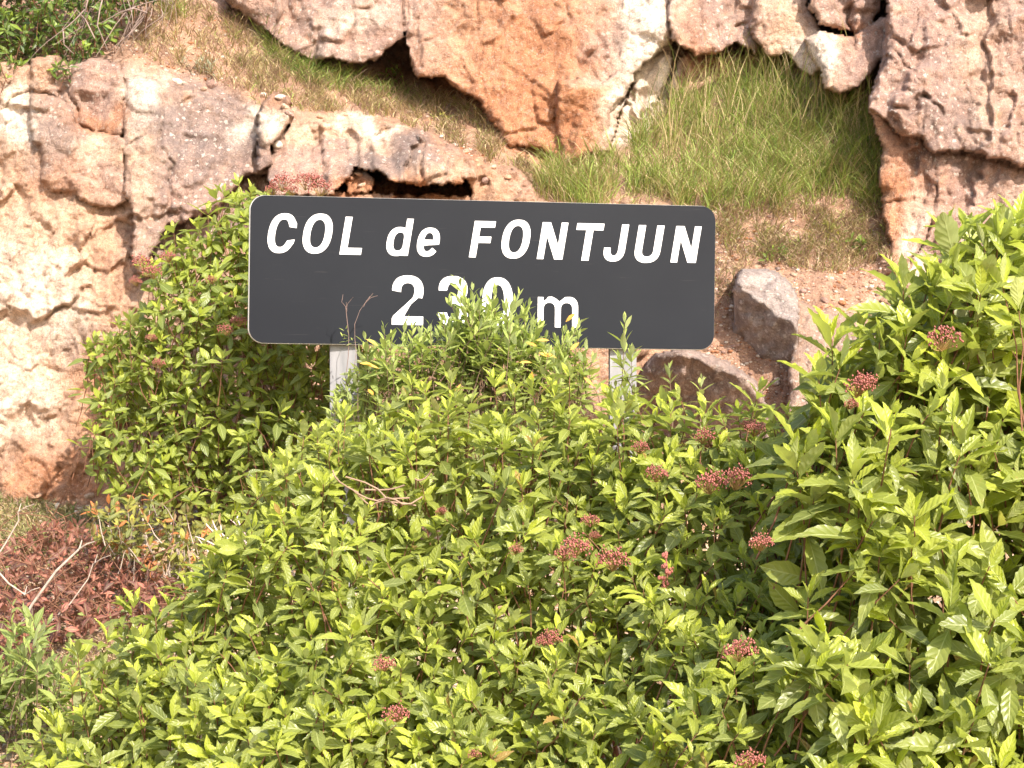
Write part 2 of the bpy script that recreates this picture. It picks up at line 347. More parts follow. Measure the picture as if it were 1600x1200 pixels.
def cliff_depth(px, py):
    wx = 7*fbm(px/42, py/42, 3, 1); wy = 7*fbm(px/42, py/42, 3, 9)
    qx, qy = px+wx, py+wy
    soil = inside(qx, qy, SOIL)
    sd_ = pdist(px, py, SOIL); soilw = np.where(soil, sstep(0, 22, sd_), 0)
    # fractured facets at three sizes
    def facets(s, amp, tilt, seed, warp=18, soft=.22):
        ux = px+warp*fbm(px/60, py/60, 3, seed+2); uy = py*.8+warp*fbm(px/60, py/60, 3, seed+7)
        f1, e, dx, dy, h = cells(ux/s, uy/s, seed)
        gx = (_perm[h]/255-.5)*2; gy = (_perm[(h+77) & 255]/255-.5)*2
        return (amp*((_perm[(h+31) & 255]/255)-.5)+tilt*(gx*dx+gy*dy))*sstep(0, soft, e), e
    A, ea = facets(130, .06, .18, 1, 18, .10); B, eb = facets(55, .03, .085, 4, 10, .18); C, ec = facets(24, .014, .034, 6, 6); D, ed_ = facets(11, .003, .008, 8, 3); C = C+D
    fac = A+B+C*(1+.25*sstep(300, 420, py)*sstep(330, 180, px))+.006*np.exp(-(eb/.05)**2)
    fine = .03*fbm(px/90, py/90, 3, 12)+.004*fbm(px/16, py/16, 3, 14)-.003*np.abs(fbm(px/26, py/26, 4, 16))
    crumb = sstep(300, 420, py)*sstep(330, 180, px)
    px0 = px; Y = BASE(px, py)+.010*fbm(px/5.5, py/5.5, 2, 62)*(1-.4*soilw)+fac*(1-soilw)*(.55+.25*crumb)+fine*(1-.3*soilw)+.003*fbm(px/7, py/7, 2, 40)
    Y = Y+.010*fbm(px/14, py/30, 3, 33)*crumb
    idn = np.zeros(px.shape, int)
    for k, (nm, poly, (cx, cy, Y0, gx, gy), rp, rm, fs) in enumerate(BLK):
        P_ = np.array(poly); x0, y0 = P_.min(0)-25; x1, y1 = P_.max(0)+25
        msk = (px > x0) & (px < x1) & (py > y0) & (py < y1)
        if not msk.any(): continue
        a, b_ = px[msk], py[msk]
        jx = a+.65*wx[msk]+2.0*fbm(a/11, b_/11, 2, 50); jy = b_+.65*wy[msk]+2.0*fbm(a/11, b_/11, 2, 55)
        ins = inside(jx, jy, poly); d = pdist(jx, jy, poly)
        t = np.clip(d/rp, 0, 1)
        Yb = Y0+gx*(a-cx)/100+gy*(b_-cy)/100+.7*rm*(1-np.sqrt(np.maximum(0, 1-(1-t)**2)))+fs*fac[msk]+fine[msk]*1.1+.007*fbm(a/5.5, b_/5.5, 2, 62)
        cur = Y[msk]; ok = ins & (Yb < cur)
        cur[ok] = Yb[ok]; Y[msk] = cur
        ii = idn[msk]; ii[ok] = k+1; idn[msk] = ii
    for pts, w_, dp in CRACKS:
        P_ = np.array(pts); x0, y0 = P_.min(0)-20; x1, y1 = P_.max(0)+20
        msk = (px > x0) & (px < x1) & (py > y0) & (py < y1)
        if not msk.any(): continue
        a = px[msk]+.5*wx[msk]+1.5*fbm(px[msk]/9, py[msk]/9, 2, 60); b_ = py[msk]+.5*wy[msk]
        Y[msk] = Y[msk]+dp*np.clip(.75+.9*noise(a/23, b_/23, 66), .1, 1.5)*np.exp(-(pdist(a, b_, pts, False)/w_)**2)
    return Y, idn, soilw, e_mix(ea, eb)
def e_mix(a, b): return np.minimum(a, b)

C_CREAM=(.66,.47,.345); C_ORANGE=(.47,.215,.11); C_PINK=(.46,.31,.26); C_GREY=(.285,.22,.20); C_WHITE=(.86,.78,.68); C_SOIL=(.43,.27,.19); C_TAN=(.53,.335,.225)
# patches of the stone's own colour: cx, cy, rx, ry, colour, strength, lichen
PATCH = [(470,60,170,70,C_PINK,1.3,1.),(560,30,60,25,C_WHITE,1.2,.2),(510,80,22,16,C_WHITE,.8,.3),(810,110,130,120,C_ORANGE,2.2,.15),(910,190,60,70,C_ORANGE,2.4,.1),
 (640,60,50,60,C_PINK,1.2,.6),(700,60,60,70,C_TAN,1.5,.3),(1010,50,44,110,C_WHITE,3.,.0),(975,190,36,50,C_WHITE,2.6,.0),(940,70,40,50,C_PINK,1.2,.8),(930,120,26,14,C_WHITE,1.2,.2),
 (1075,60,30,60,C_ORANGE,1.4,.2),(1120,50,60,55,C_PINK,1.7,1.),(1130,110,70,30,C_ORANGE,1.6,.2),(1225,50,45,50,C_CREAM,2.2,.1),(1268,90,30,40,C_WHITE,2.4,.2),(1320,15,60,30,C_PINK,1.3,.8),(1320,48,50,14,C_ORANGE,1.5,.1),
 (1330,110,50,30,C_PINK,1.5,.3),(1230,150,50,40,C_CREAM,1.,.1),(1440,100,90,110,C_PINK,1.9,1.),(1540,60,80,90,C_PINK,1.2,.6),(1530,80,30,120,C_CREAM,1.6,.2),(1480,200,80,60,C_GREY,1.2,1.),(1420,300,45,90,C_ORANGE,1.7,.1),(1440,360,20,70,C_WHITE,1.5,0.),
 (1540,340,100,90,C_PINK,1.8,.7),(1590,330,50,60,C_CREAM,1.2,.2),(150,130,50,50,C_PINK,1.6,.8),(150,190,50,18,C_ORANGE,1.5,.1),(155,240,42,22,C_CREAM,2.2,.0),(90,230,50,70,C_GREY,1.0,.9),(150,285,60,30,C_PINK,1.,.6),(90,290,60,25,C_ORANGE,1.3,.1),
 (30,180,25,40,C_WHITE,1.6,.0),(225,165,26,50,C_WHITE,1.3,.3),(310,220,95,70,C_GREY,2.2,1.),(310,310,110,60,C_PINK,1.4,1.),(225,290,35,60,C_CREAM,2.2,.0),(225,240,30,25,C_TAN,1.2,.0),(240,370,50,70,C_GREY,1.1,.8),
 (60,420,130,130,C_CREAM,2.2,.0),(60,460,80,70,C_WHITE,2.2,.0),(150,420,60,80,C_ORANGE,1.1,.0),(30,620,70,60,C_WHITE,1.6,.0),(30,600,90,90,C_CREAM,2.2,.0),(90,660,70,70,C_TAN,1.4,.0),(120,520,50,40,C_GREY,1.4,.7),(150,600,50,90,C_ORANGE,1.2,0.),(110,740,80,40,C_ORANGE,1.6,0.),
 (380,195,24,18,C_WHITE,1.8,.0),(428,190,24,36,C_WHITE,2.2,.3),(510,205,85,20,C_CREAM,2.6,.0),(570,195,40,10,C_WHITE,2.2,.0),(460,260,60,40,C_PINK,1.3,.6),(620,240,90,32,C_GREY,1.7,1.),(690,262,50,16,C_CREAM,1.4,.4),(560,290,40,25,C_ORANGE,1.6,.0),(650,300,90,14,C_ORANGE,1.6,.0),(790,290,50,30,C_TAN,2.,.0),
 (1560,-200,600,200,C_PINK,1.,.6),(700,-250,500,180,C_PINK,1.,.6),(1900,300,300,300,C_PINK,1.,.5),(-300,300,250,300,C_CREAM,1.,.2),(800,450,300,100,C_TAN,1.,0.)]
def build_cliff():
    xs = np.concatenate([np.linspace(-700, -46, 50), np.arange(-40, 1642, 2.7), np.linspace(1652, 2300, 48)])
    ys = np.concatenate([np.linspace(-500, -46, 36), np.arange(-40, 800, 2.7), np.linspace(806, 900, 12)])
    px, py = np.meshgrid(xs, ys); Y, idn, soilw, ed = cliff_depth(px, py)
    X, _, Z = P(px, py, Y)
    V = np.stack([X, Y, Z], -1).reshape(-1, 3)
    # colour
    W = np.full(px.shape, .25); Cc = np.ones(px.shape+(3,))*np.array(C_TAN)*.25; L = np.full(px.shape, .25*.4)
    qx = px+22*fbm(px/70, py/70, 4, 70); qy = py+26*fbm(px/70, py/70, 4, 75); brk = np.clip(1+.9*fbm(px/28, py/28, 4, 80), .1, 3)
    for cx, cy, rx, ry, c, s_, l_ in PATCH:
        g = s_*np.exp(-1.1*(((qx-cx)/rx)**2+((qy-cy)/ry)**2)**1.3)*brk
        W += g; Cc += g[..., None]*np.array(c); L += g*l_
    Cc /= W[..., None]; L /= W
    sn = fbm(px/50, py/50, 4, 90)
    soilc = np.array(C_SOIL)*(1+.25*sn[..., None]); Cc = Cc*(1-soilw[..., None])+soilc*soilw[..., None]; L = L*(1-soilw)
    streak = fbm(px/14, py/60, 3, 95); Cc = Cc*(1+.12*streak[..., None])
    Cc = np.clip(Cc, .03, .86).reshape(-1, 3); L = np.clip(L*1.2, 0, 1).reshape(-1)
    n, k = px.shape; i = np.arange(n*k).reshape(n, k)
    F = np.stack([i[:-1,:-1], i[1:,:-1], i[1:,1:], i[:-1,1:]], -1).reshape(-1, 4)[:, ::-1]
    # wall faces belong to the block that stands proud
    Yf = V[:, 1][F]; am = Yf.argmin(1); fid = idn.reshape(-1)[F[np.arange(len(F)), am]]
    root = link_mesh('cliff', bpy.data.meshes.new('cliff'), None)
    def piece(name, sel, parent):
        f = F[sel]
        if len(f) < 8: return
        u, inv = np.unique(f, return_inverse=True); f2 = inv.reshape(f.shape)
        me = np_mesh(name, V[u], f2, True); set_attr(me, 'Col', Cc[u]); set_attr(me, 'lich', L[u]); me.materials.append(M_rock)
        if parent is None: return me
        return link_mesh(name, me, None, parent)
    me = piece('cliff', fid == 0, None); root.data = me
    tag(root, 'sunlit orange and cream limestone cliff with grassy ledges behind the sign', kind='structure')
    for q in range(len(BLK)):
        piece('rock_block', fid == q+1, root)
    return root
CLIFF = build_cliff()
def cliffY(px, py):
    px = np.atleast_1d(np.asarray(px, float)); py = np.atleast_1d(np.asarray(py, float))
    return cliff_depth(px, py)[0]
def cliffP(px, py, off=0):
    Y = cliffY(px, py)+off; return np.stack(P(np.atleast_1d(px), np.atleast_1d(py), Y), -1)

# ------------------------------------------------------------------ boulders and loose stones
def stone_mesh(name, r, seed, sub=3, squash=(1,1,1), facet=.5):
    import bmesh
    bm = bmesh.new(); bmesh.ops.create_icosphere(bm, subdivisions=sub, radius=1)
    rg = np.random.default_rng(seed); dirs = rg.normal(size=(11, 3)); dirs /= np.linalg.norm(dirs, axis=1)[:, None]; lim = rg.uniform(.62, .92, 11)
    V = np.array([v.co[:] for v in bm.verts]); bm.faces.ensure_lookup_table()
    F = np.array([[v.index for v in f.verts] for f in bm.faces]); bm.free()
    for d, l in zip(dirs, lim):
        s = V@d; over = np.maximum(0, s-l); V = V-over[:, None]*d*facet*1.7
    V = V*(1+.06*fbm(V[:, 0]*3+seed, V[:, 1]*3+V[:, 2]*2, 4, 5))[:, None]*np.array(squash)*r
    me = np_mesh(name, V, F, sub > 2); return me
def stone_col(me, c, l):
    n = len(me.vertices); set_attr(me, 'Col', np.tile(np.array(c), (n, 1))); set_attr(me, 'lich', np.full(n, l)); me.materials.append(M_rock)

# ------------------------------------------------------------------ shaped boulders from an outline on their front face
def outline_rock(name, poly, Y, depth, planes, col, l, label=None, seed=0, rp=16, rm=.08):
    """planes: (px, py, Y, dY per 100 px across, dY per 100 px down); the convex body is the farther of them"""
    p = np.array(poly, float); x0, y0 = p.min(0)-6; x1, y1 = p.max(0)+6
    xs = np.arange(x0, x1, 2.6); ys = np.arange(y0, y1, 2.6); a, b = np.meshgrid(xs, ys)
    jx = a+4*fbm(a/30, b/30, 3, seed); jy = b+4*fbm(a/30, b/30, 3, seed+5)
    ins = inside(jx, jy, poly); d = pdist(jx, jy, poly); t = np.clip(d/rp, 0, 1)
    w1 = 5*fbm(a/25, b/25, 3, seed+20); w2 = 5*fbm(a/25, b/25, 3, seed+26)
    Yf = np.max([Y0+gx*(a+w1-cx)/100+gy*(b+w2-cy)/100 for cx, cy, Y0, gx, gy in planes], 0)
    Yf = Yf+rm*(1-np.sqrt(np.maximum(0, 1-(1-t)**2)))
    Yf = Yf+.018*fbm(a/40, b/40, 4, seed+9)+.002*fbm(a/8, b/8, 2, seed+2)-.003*np.abs(fbm(a/22, b/22, 4, seed+12))
    f1, e1, dx, dy, h = cells((a+5*fbm(a/40, b/40, 2, seed))/34, (b+5*fbm(a/40, b/40, 2, seed+3))/34, seed+1)
    Yf = Yf+.025*((_perm[h]/255-.5)*2*dx+(_perm[(h+77)&255]/255-.5)*2*dy)*sstep(0, .15, e1)
    Yf = np.where(ins, Yf, Y+depth)
    X, _, Z = P(a, b, Yf)
    V = np.stack([X, Yf, Z], -1).reshape(-1, 3); n, k = a.shape; i = np.arange(n*k).reshape(n, k)
    F = np.stack([i[:-1,:-1], i[:-1,1:], i[1:,1:], i[1:,:-1]], -1).reshape(-1, 4)
    keep = ins.reshape(-1)[F].any(1); F = F[keep]
    u, inv = np.unique(F, return_inverse=True); F2 = inv.reshape(F.shape)
    V2 = V[u]; nf = len(V2); me = np_mesh(name, V2, F2[:, ::-1], True)
    cc = np.tile(np.array(col), (nf, 1))*(1+.18*fbm(V2[:, 0]*6, V2[:, 2]*6, 3, seed)[:, None]); set_attr(me, 'Col', np.clip(cc, .03, .85)); set_attr(me, 'lich', np.full(nf, l)); me.materials.append(M_rock)
    o = link_mesh(name, me)
    if label: tag(o, label, 'boulder')
    return o
outline_rock('boulder', [(1142,640),(1138,560),(1144,500),(1148,440),(1160,424),(1186,418),(1216,428),(1238,444),(1249,470),(1250,520),(1250,600),(1248,660),(1180,680)], 7.42, .55, [(1240,470,7.32,-.33,.26),(1195,475,7.49,.10,-.34)], (.40,.34,.31), 1., 'tall grey lichen-spotted boulder just right of the sign, with a sharp upright edge', 3, 8, .05)
outline_rock('boulder', [(985,690),(990,620),(1002,575),(1030,552),(1070,544),(1110,552),(1150,572),(1180,600),(1200,640),(1210,700)], 7.30, .5, [(1100,600,7.22,-.24,.20),(1090,556,7.2,.0,-.5)], (.38,.29,.25), .7, 'low rounded brown boulder under the right end of the sign', 8, 14, .07)
outline_rock('boulder', [(1230,690),(1230,600),(1236,545),(1240,470),(1275,480),(1335,490),(1375,520),(1400,600),(1410,690)], 7.45, .5, [(1330,560,7.46,.04,-.24)], (.42,.29,.22), .7, 'pinkish boulder half hidden by the large shrub on the right', 14, 18, .08)
# ------------------------------------------------------------------ the road sign
def build_sign():
    root = empty('road_sign', P(752, 700, 6.62))
    tag(root, 'dark grey rectangular sign reading COL de FONTJUN 230 m on two pale metal posts', 'road sign')
    org = Vector(P(388, 536, 6.50)); right = Vector(P(1115.5, 547, 6.70))
    u = (right-org); Wd = u.length; u.normalize()
    tl = Vector(P(390, 304.5, 6.50)); up = tl-org; up = (up-up.dot(u)*u); Hh = up.length; up.normalize()
    nrm = u.cross(up).normalized()         # towards the road
    if nrm.y > 0: nrm = -nrm
    Mx = Matrix((( u.x, up.x, nrm.x, org.x), (u.y, up.y, nrm.y, org.y), (u.z, up.z, nrm.z, org.z), (0,0,0,1)))
    Minv = Mx.inverted(); rootinv = Matrix.Translation(root.location).inverted()
    def toplane(px, py):
        d = Vector(P(px, py, 1.0))-Vector((0,0,CAMZ)); o = Vector((0,0,CAMZ))
        t = (org-o).dot(nrm)/d.dot(nrm); q = Minv@(o+d*t); return q.x, q.y
    def add(name, me, m, z=0):
        o = link_mesh(name, me, m, root); o.matrix_local = rootinv@Mx@Matrix.Translation((0,0,z)); return o
    def rrect(x0, y0, x1, y1, r, n=10):
        pts = []
        for cx, cy, a0 in ((x1-r, y0+r, -90), (x1-r, y1-r, 0), (x0+r, y1-r, 90), (x0+r, y0+r, 180)):
            for k in range(n+1):
                a = R(a0+90*k/n); pts.append((cx+r*math.cos(a), cy+r*math.sin(a)))
        return pts
    def slab(name, rings, cap0=True, cap1=True):
        V = []; F = []
        for (pts, z) in rings: V += [(x, y, z) for x, y in pts]
        n = len(rings[0][0])
        for k in range(len(rings)-1):
            for j in range(n): F.append((k*n+j, k*n+(j+1) % n, (k+1)*n+(j+1) % n, (k+1)*n+j))
        if cap0: F.append(tuple(range(n))[::-1])
        if cap1: F.append(tuple((len(rings)-1)*n+j for j in range(n)))
        me = bpy.data.meshes.new(name); me.from_pydata(V, [], F); me.update(); return me
    rr = .062
    # aluminium tray with folded rim
    m_al, t, b = mat('aluminium_rim'); b.inputs['Base Color'].default_value = (.62,.60,.56,1); b.inputs['Roughness'].default_value = .45; b.inputs['Metallic'].default_value = .3
    e = .0035
    tray = slab('rim', [(rrect(0,0,Wd,Hh,rr), -.034), (rrect(-e,-e*.3,Wd+e*.2,Hh+e*.3,rr), -.028), (rrect(-e,-e*.3,Wd+e*.2,Hh+e*.3,rr), -.006), (rrect(.0,.0,Wd,Hh,rr), -.001)])
    add('rim', tray, m_al)
    m_p, t, b = mat('sign_face')
    pos = N(t, 'ShaderNodeNewGeometry').outputs['Position']
    c = mix(t, (.010,.0115,.016), (.014,.016,.021), ramp(t, noise_n(t, 1.7, 4, pos), [(.3,0.),(.7,1.)]))
    mp = N(t, 'ShaderNodeMapping'); mp.inputs['Scale'].default_value = (3, 3, 60); mp.inputs['Rotation'].default_value = (0, R(8), 0); t.links.new(pos, mp.inputs[0])
    sc = ramp(t, noise_n(t, 1.6, 5, mp.outputs[0], .6), [(.66,0.),(.74,1.)])
    c = mix(t, c, (.07,.065,.065), math_n(t, 'MULTIPLY', sc, .35))
    c = mix(t, c, (.09,.08,.07), math_n(t, 'MULTIPLY', ramp(t, noise_n(t, 60, 4, pos, .7), [(.74,0.),(.80,1.)]), .35))
    t.links.new(c, b.inputs['Base Color']); b.inputs['Roughness'].default_value = .5; b.inputs['Specular IOR Level'].default_value = .16
    add('panel', slab('panel', [(rrect(.0015,.0015,Wd-.0005,Hh-.0005,rr-.002), -.001), (rrect(.0015,.0015,Wd-.0005,Hh-.0005,rr-.002), .0006)]), m_p)
    m_w, t, b = mat('white_letter'); pos = N(t, 'ShaderNodeNewGeometry').outputs['Position']
    t.links.new(mix(t, (.80,.79,.80), (.86,.85,.85), noise_n(t, 30, 4, pos)), b.inputs['Base Color']); b.inputs['Roughness'].default_value = .5
    # --- glyph outlines in a 0..1 tall box; width w; stroke s.  Each glyph: list of closed loops (outer, holes) drawn as curves
    def arc(cx, cy, rx, ry, a0, a1, n=14, p=2.35):
        out = []
        for k in range(n+1):
            a = R(a0+(a1-a0)*k/n); ca, sa = math.cos(a), math.sin(a)
            out.append((cx+rx*math.copysign(abs(ca)**(2/p), ca), cy+ry*math.copysign(abs(sa)**(2/p), sa)))
        return out
    def ring(w, h, s, y0=0, sv=None, x0=0):
        sv = sv or s*.86
        return [arc(x0+w/2, y0+h/2, w/2, h/2, 0, 360, 40)[:-1], arc(x0+w/2, y0+h/2, w/2-s, h/2-sv, 360, 0, 40)[:-1]]
    def glyph(ch, w, s):
        if ch in 'O0': return ring(w, 1.03, s, -.015)
        if ch == 'C':
            o = arc(w/2, .5, w/2, .515, 38, 322, 40); i = arc(w/2, .5, w/2-s, .515-s*.86, 322, 38, 40)
            o[0] = (w, .64); o.insert(1, (w*.985, .76)); o[-1] = (w, .345); o.insert(-1, (w*.975, .24))
            i[0] = (w-s*1.02, .315); i[-1] = (w-s*1.02, .665)
            return [o+i]
        if ch == 'L': return [[(0,0),(w,0),(w,.18),(s,.18),(s,1),(0,1)]]
        if ch == 'F': return [[(0,0),(s,0),(s,.40),(w*.90,.40),(w*.90,.575),(s,.575),(s,.825),(w,.825),(w,1),(0,1)]]
        if ch == 'T': return [[(w/2-s/2,0),(w/2+s/2,0),(w/2+s/2,.82),(w,.82),(w,1),(0,1),(0,.82),(w/2-s/2,.82)]]
        if ch == 'N': return [[(0,0),(s*.92,0),(s*.92,.62),(w-s*1.15,0),(w,0),(w,1),(w-s*.92,1),(w-s*.92,.38),(s*1.15,1),(0,1)]]
        if ch == 'U':
            return [[(0,1),(0,.33)]+arc(w/2,.33,w/2,.345,180,360,24)[1:-1]+[(w,.33),(w,1),(w-s,1),(w-s,.33)]+arc(w/2,.33,w/2-s,.345-s*.86,360,180,20)[1:-1]+[(s,.33),(s,1)]]
        if ch == 'J':
            return [[(w-s,1),(w,1),(w,.31)]+arc(w/2,.31,w/2,.325,0,-180,24)[1:-1]+[(0,.31),(0,.36),(s*.95,.36),(s*.95,.31)]+arc(w/2,.31,w/2-s,.325-s*.86,180,360,18)[1:-1]+[(w-s,.31)]]
        if ch == 'd':
            x = .76; bw = w; o = arc(bw*.49, x/2, bw*.49, x/2+.012, 62, 298, 30)
            return [o+[(w-s,.095),(w-s*.96,0),(w,0),(w,1),(w-s,1),(w-s,.665)], [(w-s,.26)]+arc(bw*.49+.02, x/2, bw*.49-s*.9, x/2-s*.74, -50, -310, 24)+[(w-s,.50)]]
        if ch == 'e':
            x = .76
            o = arc(w/2, x/2, w/2, x/2+.012, 0, 325, 36)
            return [[(w,.32)]+o+[(w*.72,.23)]+arc(w/2, x/2, w/2-s, x/2-s*.74, 305, 190, 10)+[(s,.32)],
                    [(s*1.0,.445)]+arc(w/2, x/2, w/2-s*.98, x/2-s*.72, 165, 15, 16)+[(w-s*1.0,.445)]]
        if ch == '2':
            return [[(0,0),(w,0),(w,.175),(s*1.35,.175)]+[(w*.60,.42),(w*.84,.56)]+arc(w/2,.70,w/2,.315,-25,180,26)+[(s,.67)]+arc(w/2,.70,w/2-s,.315-s*.86,180,-18,20)+[(w*.66,.56),(w*.50,.46),(w*.05,.19),(0,.13)]]
        if ch == '3':
            return [[(0,.26)]+arc(w/2,.29,w/2,.305,188,362,24)+[(w*.99,.38),(w*.90,.48),(w*.80,.525),(w*.90,.58),(w*.965,.68)]+arc(w*.49,.735,w*.475,.28,0,176,22)+[(w*.02,.71),(s*.95,.71)]+arc(w*.49,.735,w*.475-s,.28-s*.82,176,-40,16)+[(w*.62,.60),(w*.36,.60),(w*.36,.445),(w*.60,.445)]+arc(w/2,.29,w/2-s,.305-s*.84,45,-172,18)+[(s*.98,.26)]]
        if ch == 'm':
            h = 1.0; ms = .195; m2 = w/2
            def hump(xa, xb):     # inner arch between two stems
                return arc((xa+xb)/2, .60, (xb-xa)/2, .215, 180, 0, 12)
            return [[(0,0),(ms,0)]+[(ms,.55)]+hump(ms, m2-ms/2)+[(m2-ms/2,0),(m2+ms/2,0)]+hump(m2+ms/2, w-ms)+[(w-ms,0),(w,0)]+
                    [(w,.62)]+arc(w-.32,.65,.32,.37,0,85,8)+[(w-.44,1.01),(m2+.14,.93),(m2+.045,.86),(m2-.06,.95),(m2-.2,1.02),(m2-.33,1.01),(ms+.09,.93),(ms-.005,.86),(ms-.01,1.0),(0,1.0)]]
    def letter(ch, bl, top, w_px, s_px, shear, mid_y=None):
        x0, y0 = toplane(*bl); x1, y1 = toplane(bl[0], top)
        H = y1-y0; k = H; W_ = toplane(bl[0]+w_px, bl[1])[0]-x0; s = (toplane(bl[0]+s_px, bl[1])[0]-x0)/k; W_ /= k
        cu = bpy.data.curves.new('letter', 'CURVE'); cu.dimensions = '2D'; cu.fill_mode = 'BOTH'; cu.extrude = .0009; cu.resolution_u = 1
        for loop in glyph(ch, W_, s):
            sp = cu.splines.new('POLY'); sp.points.add(len(loop)-1); sp.use_cyclic_u = True
            for p_, (gx, gy) in zip(sp.points, loop): p_.co = ((gx+shear*gy)*k, gy*k, 0, 1)
        ob = bpy.data.objects.new('tmp', cu); COL.objects.link(ob)
        bpy.context.view_layer.update()
        me = bpy.data.meshes.new_from_object(ob.evaluated_get(bpy.context.evaluated_depsgraph_get())); bpy.data.objects.remove(ob); bpy.data.curves.remove(cu)
        me.name = 'letter'; me.materials.clear()
        o = link_mesh('letter', me, m_w, root); o.matrix_local = rootinv@Mx@Matrix.Translation((x0, y0, .0017)); return o
    sh = .155
    #        char  bottom-left          top    width stroke
    for ch, bl, top, w_, s_ in [('C',(414,394.2),333.5,43,11.2),('O',(468.7,395),334,45,11.3),('L',(530.3,397.6),338.5,33.5,10.8),
        ('d',(600.7,399),341,36.3,10.4),('e',(648.3,400),342.4,34.6,10.3),('F',(732.5,402),345,33,10.6),('O',(779.5,402.8),343.5,43.5,11.2),('N',(838.5,404.7),347,40,11.2),
        ('T',(899,406.8),348.5,42.3,11.2),('J',(940.5,407.5),350,33,10.8),('U',(988.7,409.5),351.5,40,11.2),('N',(1047.3,410),353,39.5,11.2)]:
        if ch == 'e':
            top = bl[1]-(399-341)*1.0
        if ch == 'T': bl = (bl[0]-6.5, bl[1])
        if ch == 'T': bl = (bl[0]+.0, bl[1])
        letter(ch, bl, top, w_, s_, sh)
    letter('2', (612, 507.3), 431, 49, 14, 0)
    letter('3', (684, 508), 432, 47.5, 14, 0)
    letter('0', (753, 510), 434, 48, 13.8, 0)
    letter('m', (839.8, 511), 464, 63, 11.6, 0)
    # posts behind the panel: H-section, pale galvanised and weathered
    m_g, t, b = mat('galvanised_post'); pos = N(t, 'ShaderNodeNewGeometry').outputs['Position']
    mp = N(t, 'ShaderNodeMapping'); mp.inputs['Scale'].default_value = (22, 22, 2.4); t.links.new(pos, mp.inputs[0])
    c = mix(t, (.22,.22,.23), (.34,.33,.34), ramp(t, noise_n(t, 1.4, 6, mp.outputs[0], .6), [(.3,0.),(.7,1.)]))
    t.links.new(c, b.inputs['Base Color']); b.inputs['Roughness'].default_value = .55; b.inputs['Metallic'].default_value = .25
    for (xl, xr, yb) in ((515.5, 557.5, 6.57), (953, 994.5, 6.69)):
        xa = P(xl, 560, yb)[0]; xb = P(xr, 560, yb)[0]; zt = P(0, 345, yb)[2]; zb = float(ground_z(xa, yb))-.3
        f_, wb, dp = .007, .006, .10; xc = (xa+xb)/2
        prof = [(xa,0),(xb,0),(xb,f_),(xc+wb/2,f_),(xc+wb/2,dp-f_),(xb,dp-f_),(xb,dp),(xa,dp),(xa,dp-f_),(xc-wb/2,dp-f_),(xc-wb/2,f_),(xa,f_)]
        n = len(prof); V = [(x, yb+y, z) for z in (zb, zt) for x, y in prof]
        Fq = [(j, (j+1) % n, n+(j+1) % n, n+j) for j in range(n)]+[(0,1,2,11),(11,2,3,10),(10,3,4,9),(9,4,5,8),(8,5,6,7)]+[(n+11,n+2,n+1,n),(n+10,n+3,n+2,n+11),(n+9,n+4,n+3,n+10),(n+8,n+5,n+4,n+9),(n+7,n+6,n+5,n+8)]
        # a folded lip down the post's left edge
        me = bpy.data.meshes.new('post'); me.from_pydata(V, [], Fq); me.update()
        import bmesh; bm = bmesh.new(); bm.from_mesh(me); bmesh.ops.recalc_face_normals(bm, faces=bm.faces); bm.to_mesh(me); bm.free()
        o = link_mesh('post', me, m_g, root); o.matrix_local = rootinv
        # fixing rails' clamp plates
        for zc in (P(0, 360, yb)[2], P(0, 480, yb)[2]):
            cu = bmesh.new(); bmesh.ops.create_cube(cu, size=1); mc = bpy.data.meshes.new('clamp'); cu.to_mesh(mc); cu.free()
            oc = link_mesh('clamp', mc, m_g, root); oc.matrix_local = rootinv@Matrix.Translation((xc, yb-.008, zc))@Matrix.Diagonal((.15, .013, .045, 1))
    return root
SIGN = build_sign()
# ------------------------------------------------------------------ vegetation: leaf shapes
def leaf_shape(n, wid, serr=0.0, fold=.25, curl=.25, peak=.5, twist=0.0, notch=0.0, seed=0):
    rg = np.random.default_rng(seed)
    ys = np.linspace(0, 1, n+1)
    e = math.log(.5)/math.log(peak)
    wd = wid/2*np.sin(np.pi*ys**e)**np.where(ys < peak, .85, 1.15)
    wd[0] = wid*.04; wd[-1] = 0.0
    j = np.where(np.arange(n+1) % 2 == 0, 1-serr, 1+serr*.4); j[:2] = 1
    V = []; U = []
    for sgn in (-1, 0, 1):
        x = sgn*wd*(j if sgn else 1)*(1+rg.uniform(-notch, notch*.3, n+1))
        z = fold*np.abs(x)-curl*ys**2*.6+twist*x*ys
        if sgn and serr: z = z+rg.normal(0, .012, n+1)
        V.append(np.stack([x, ys+(.02*sgn*sgn*np.where(np.arange(n+1) % 2 == 1, 1, 0) if serr else 0), z], -1))
        U.append(np.stack([np.full(n+1, float(sgn)), ys], -1))
    V = np.concatenate(V); U = np.concatenate(U); F = []
    for k in range(n):
        F.append((k, n+1+k, n+2+k, k+1)); F.append((n+1+k, 2*n+2+k, 2*n+3+k, n+2+k))
    return V, np.array(F), U

class Foliage:
    """leaves of one plant: positions and frames, later split into single leaves and the mass behind them"""
    all = []
    def __init__(s, root, material, shapes, coarse, name='leaf'):
        s.root, s.mat, s.shapes, s.coarse, s.name = root, material, shapes, coarse, name
        s.p = []; s.m = []; s.tone = []; s.fill = []; Foliage.all.append(s)
    def add(s, p, d, n, size, tone, fill=False):
        s.p.append(p); x = np.cross(d, n); s.m.append(np.stack([x*size, d*size, n*size], 1)); s.tone.append(tone); s.fill.append(fill)

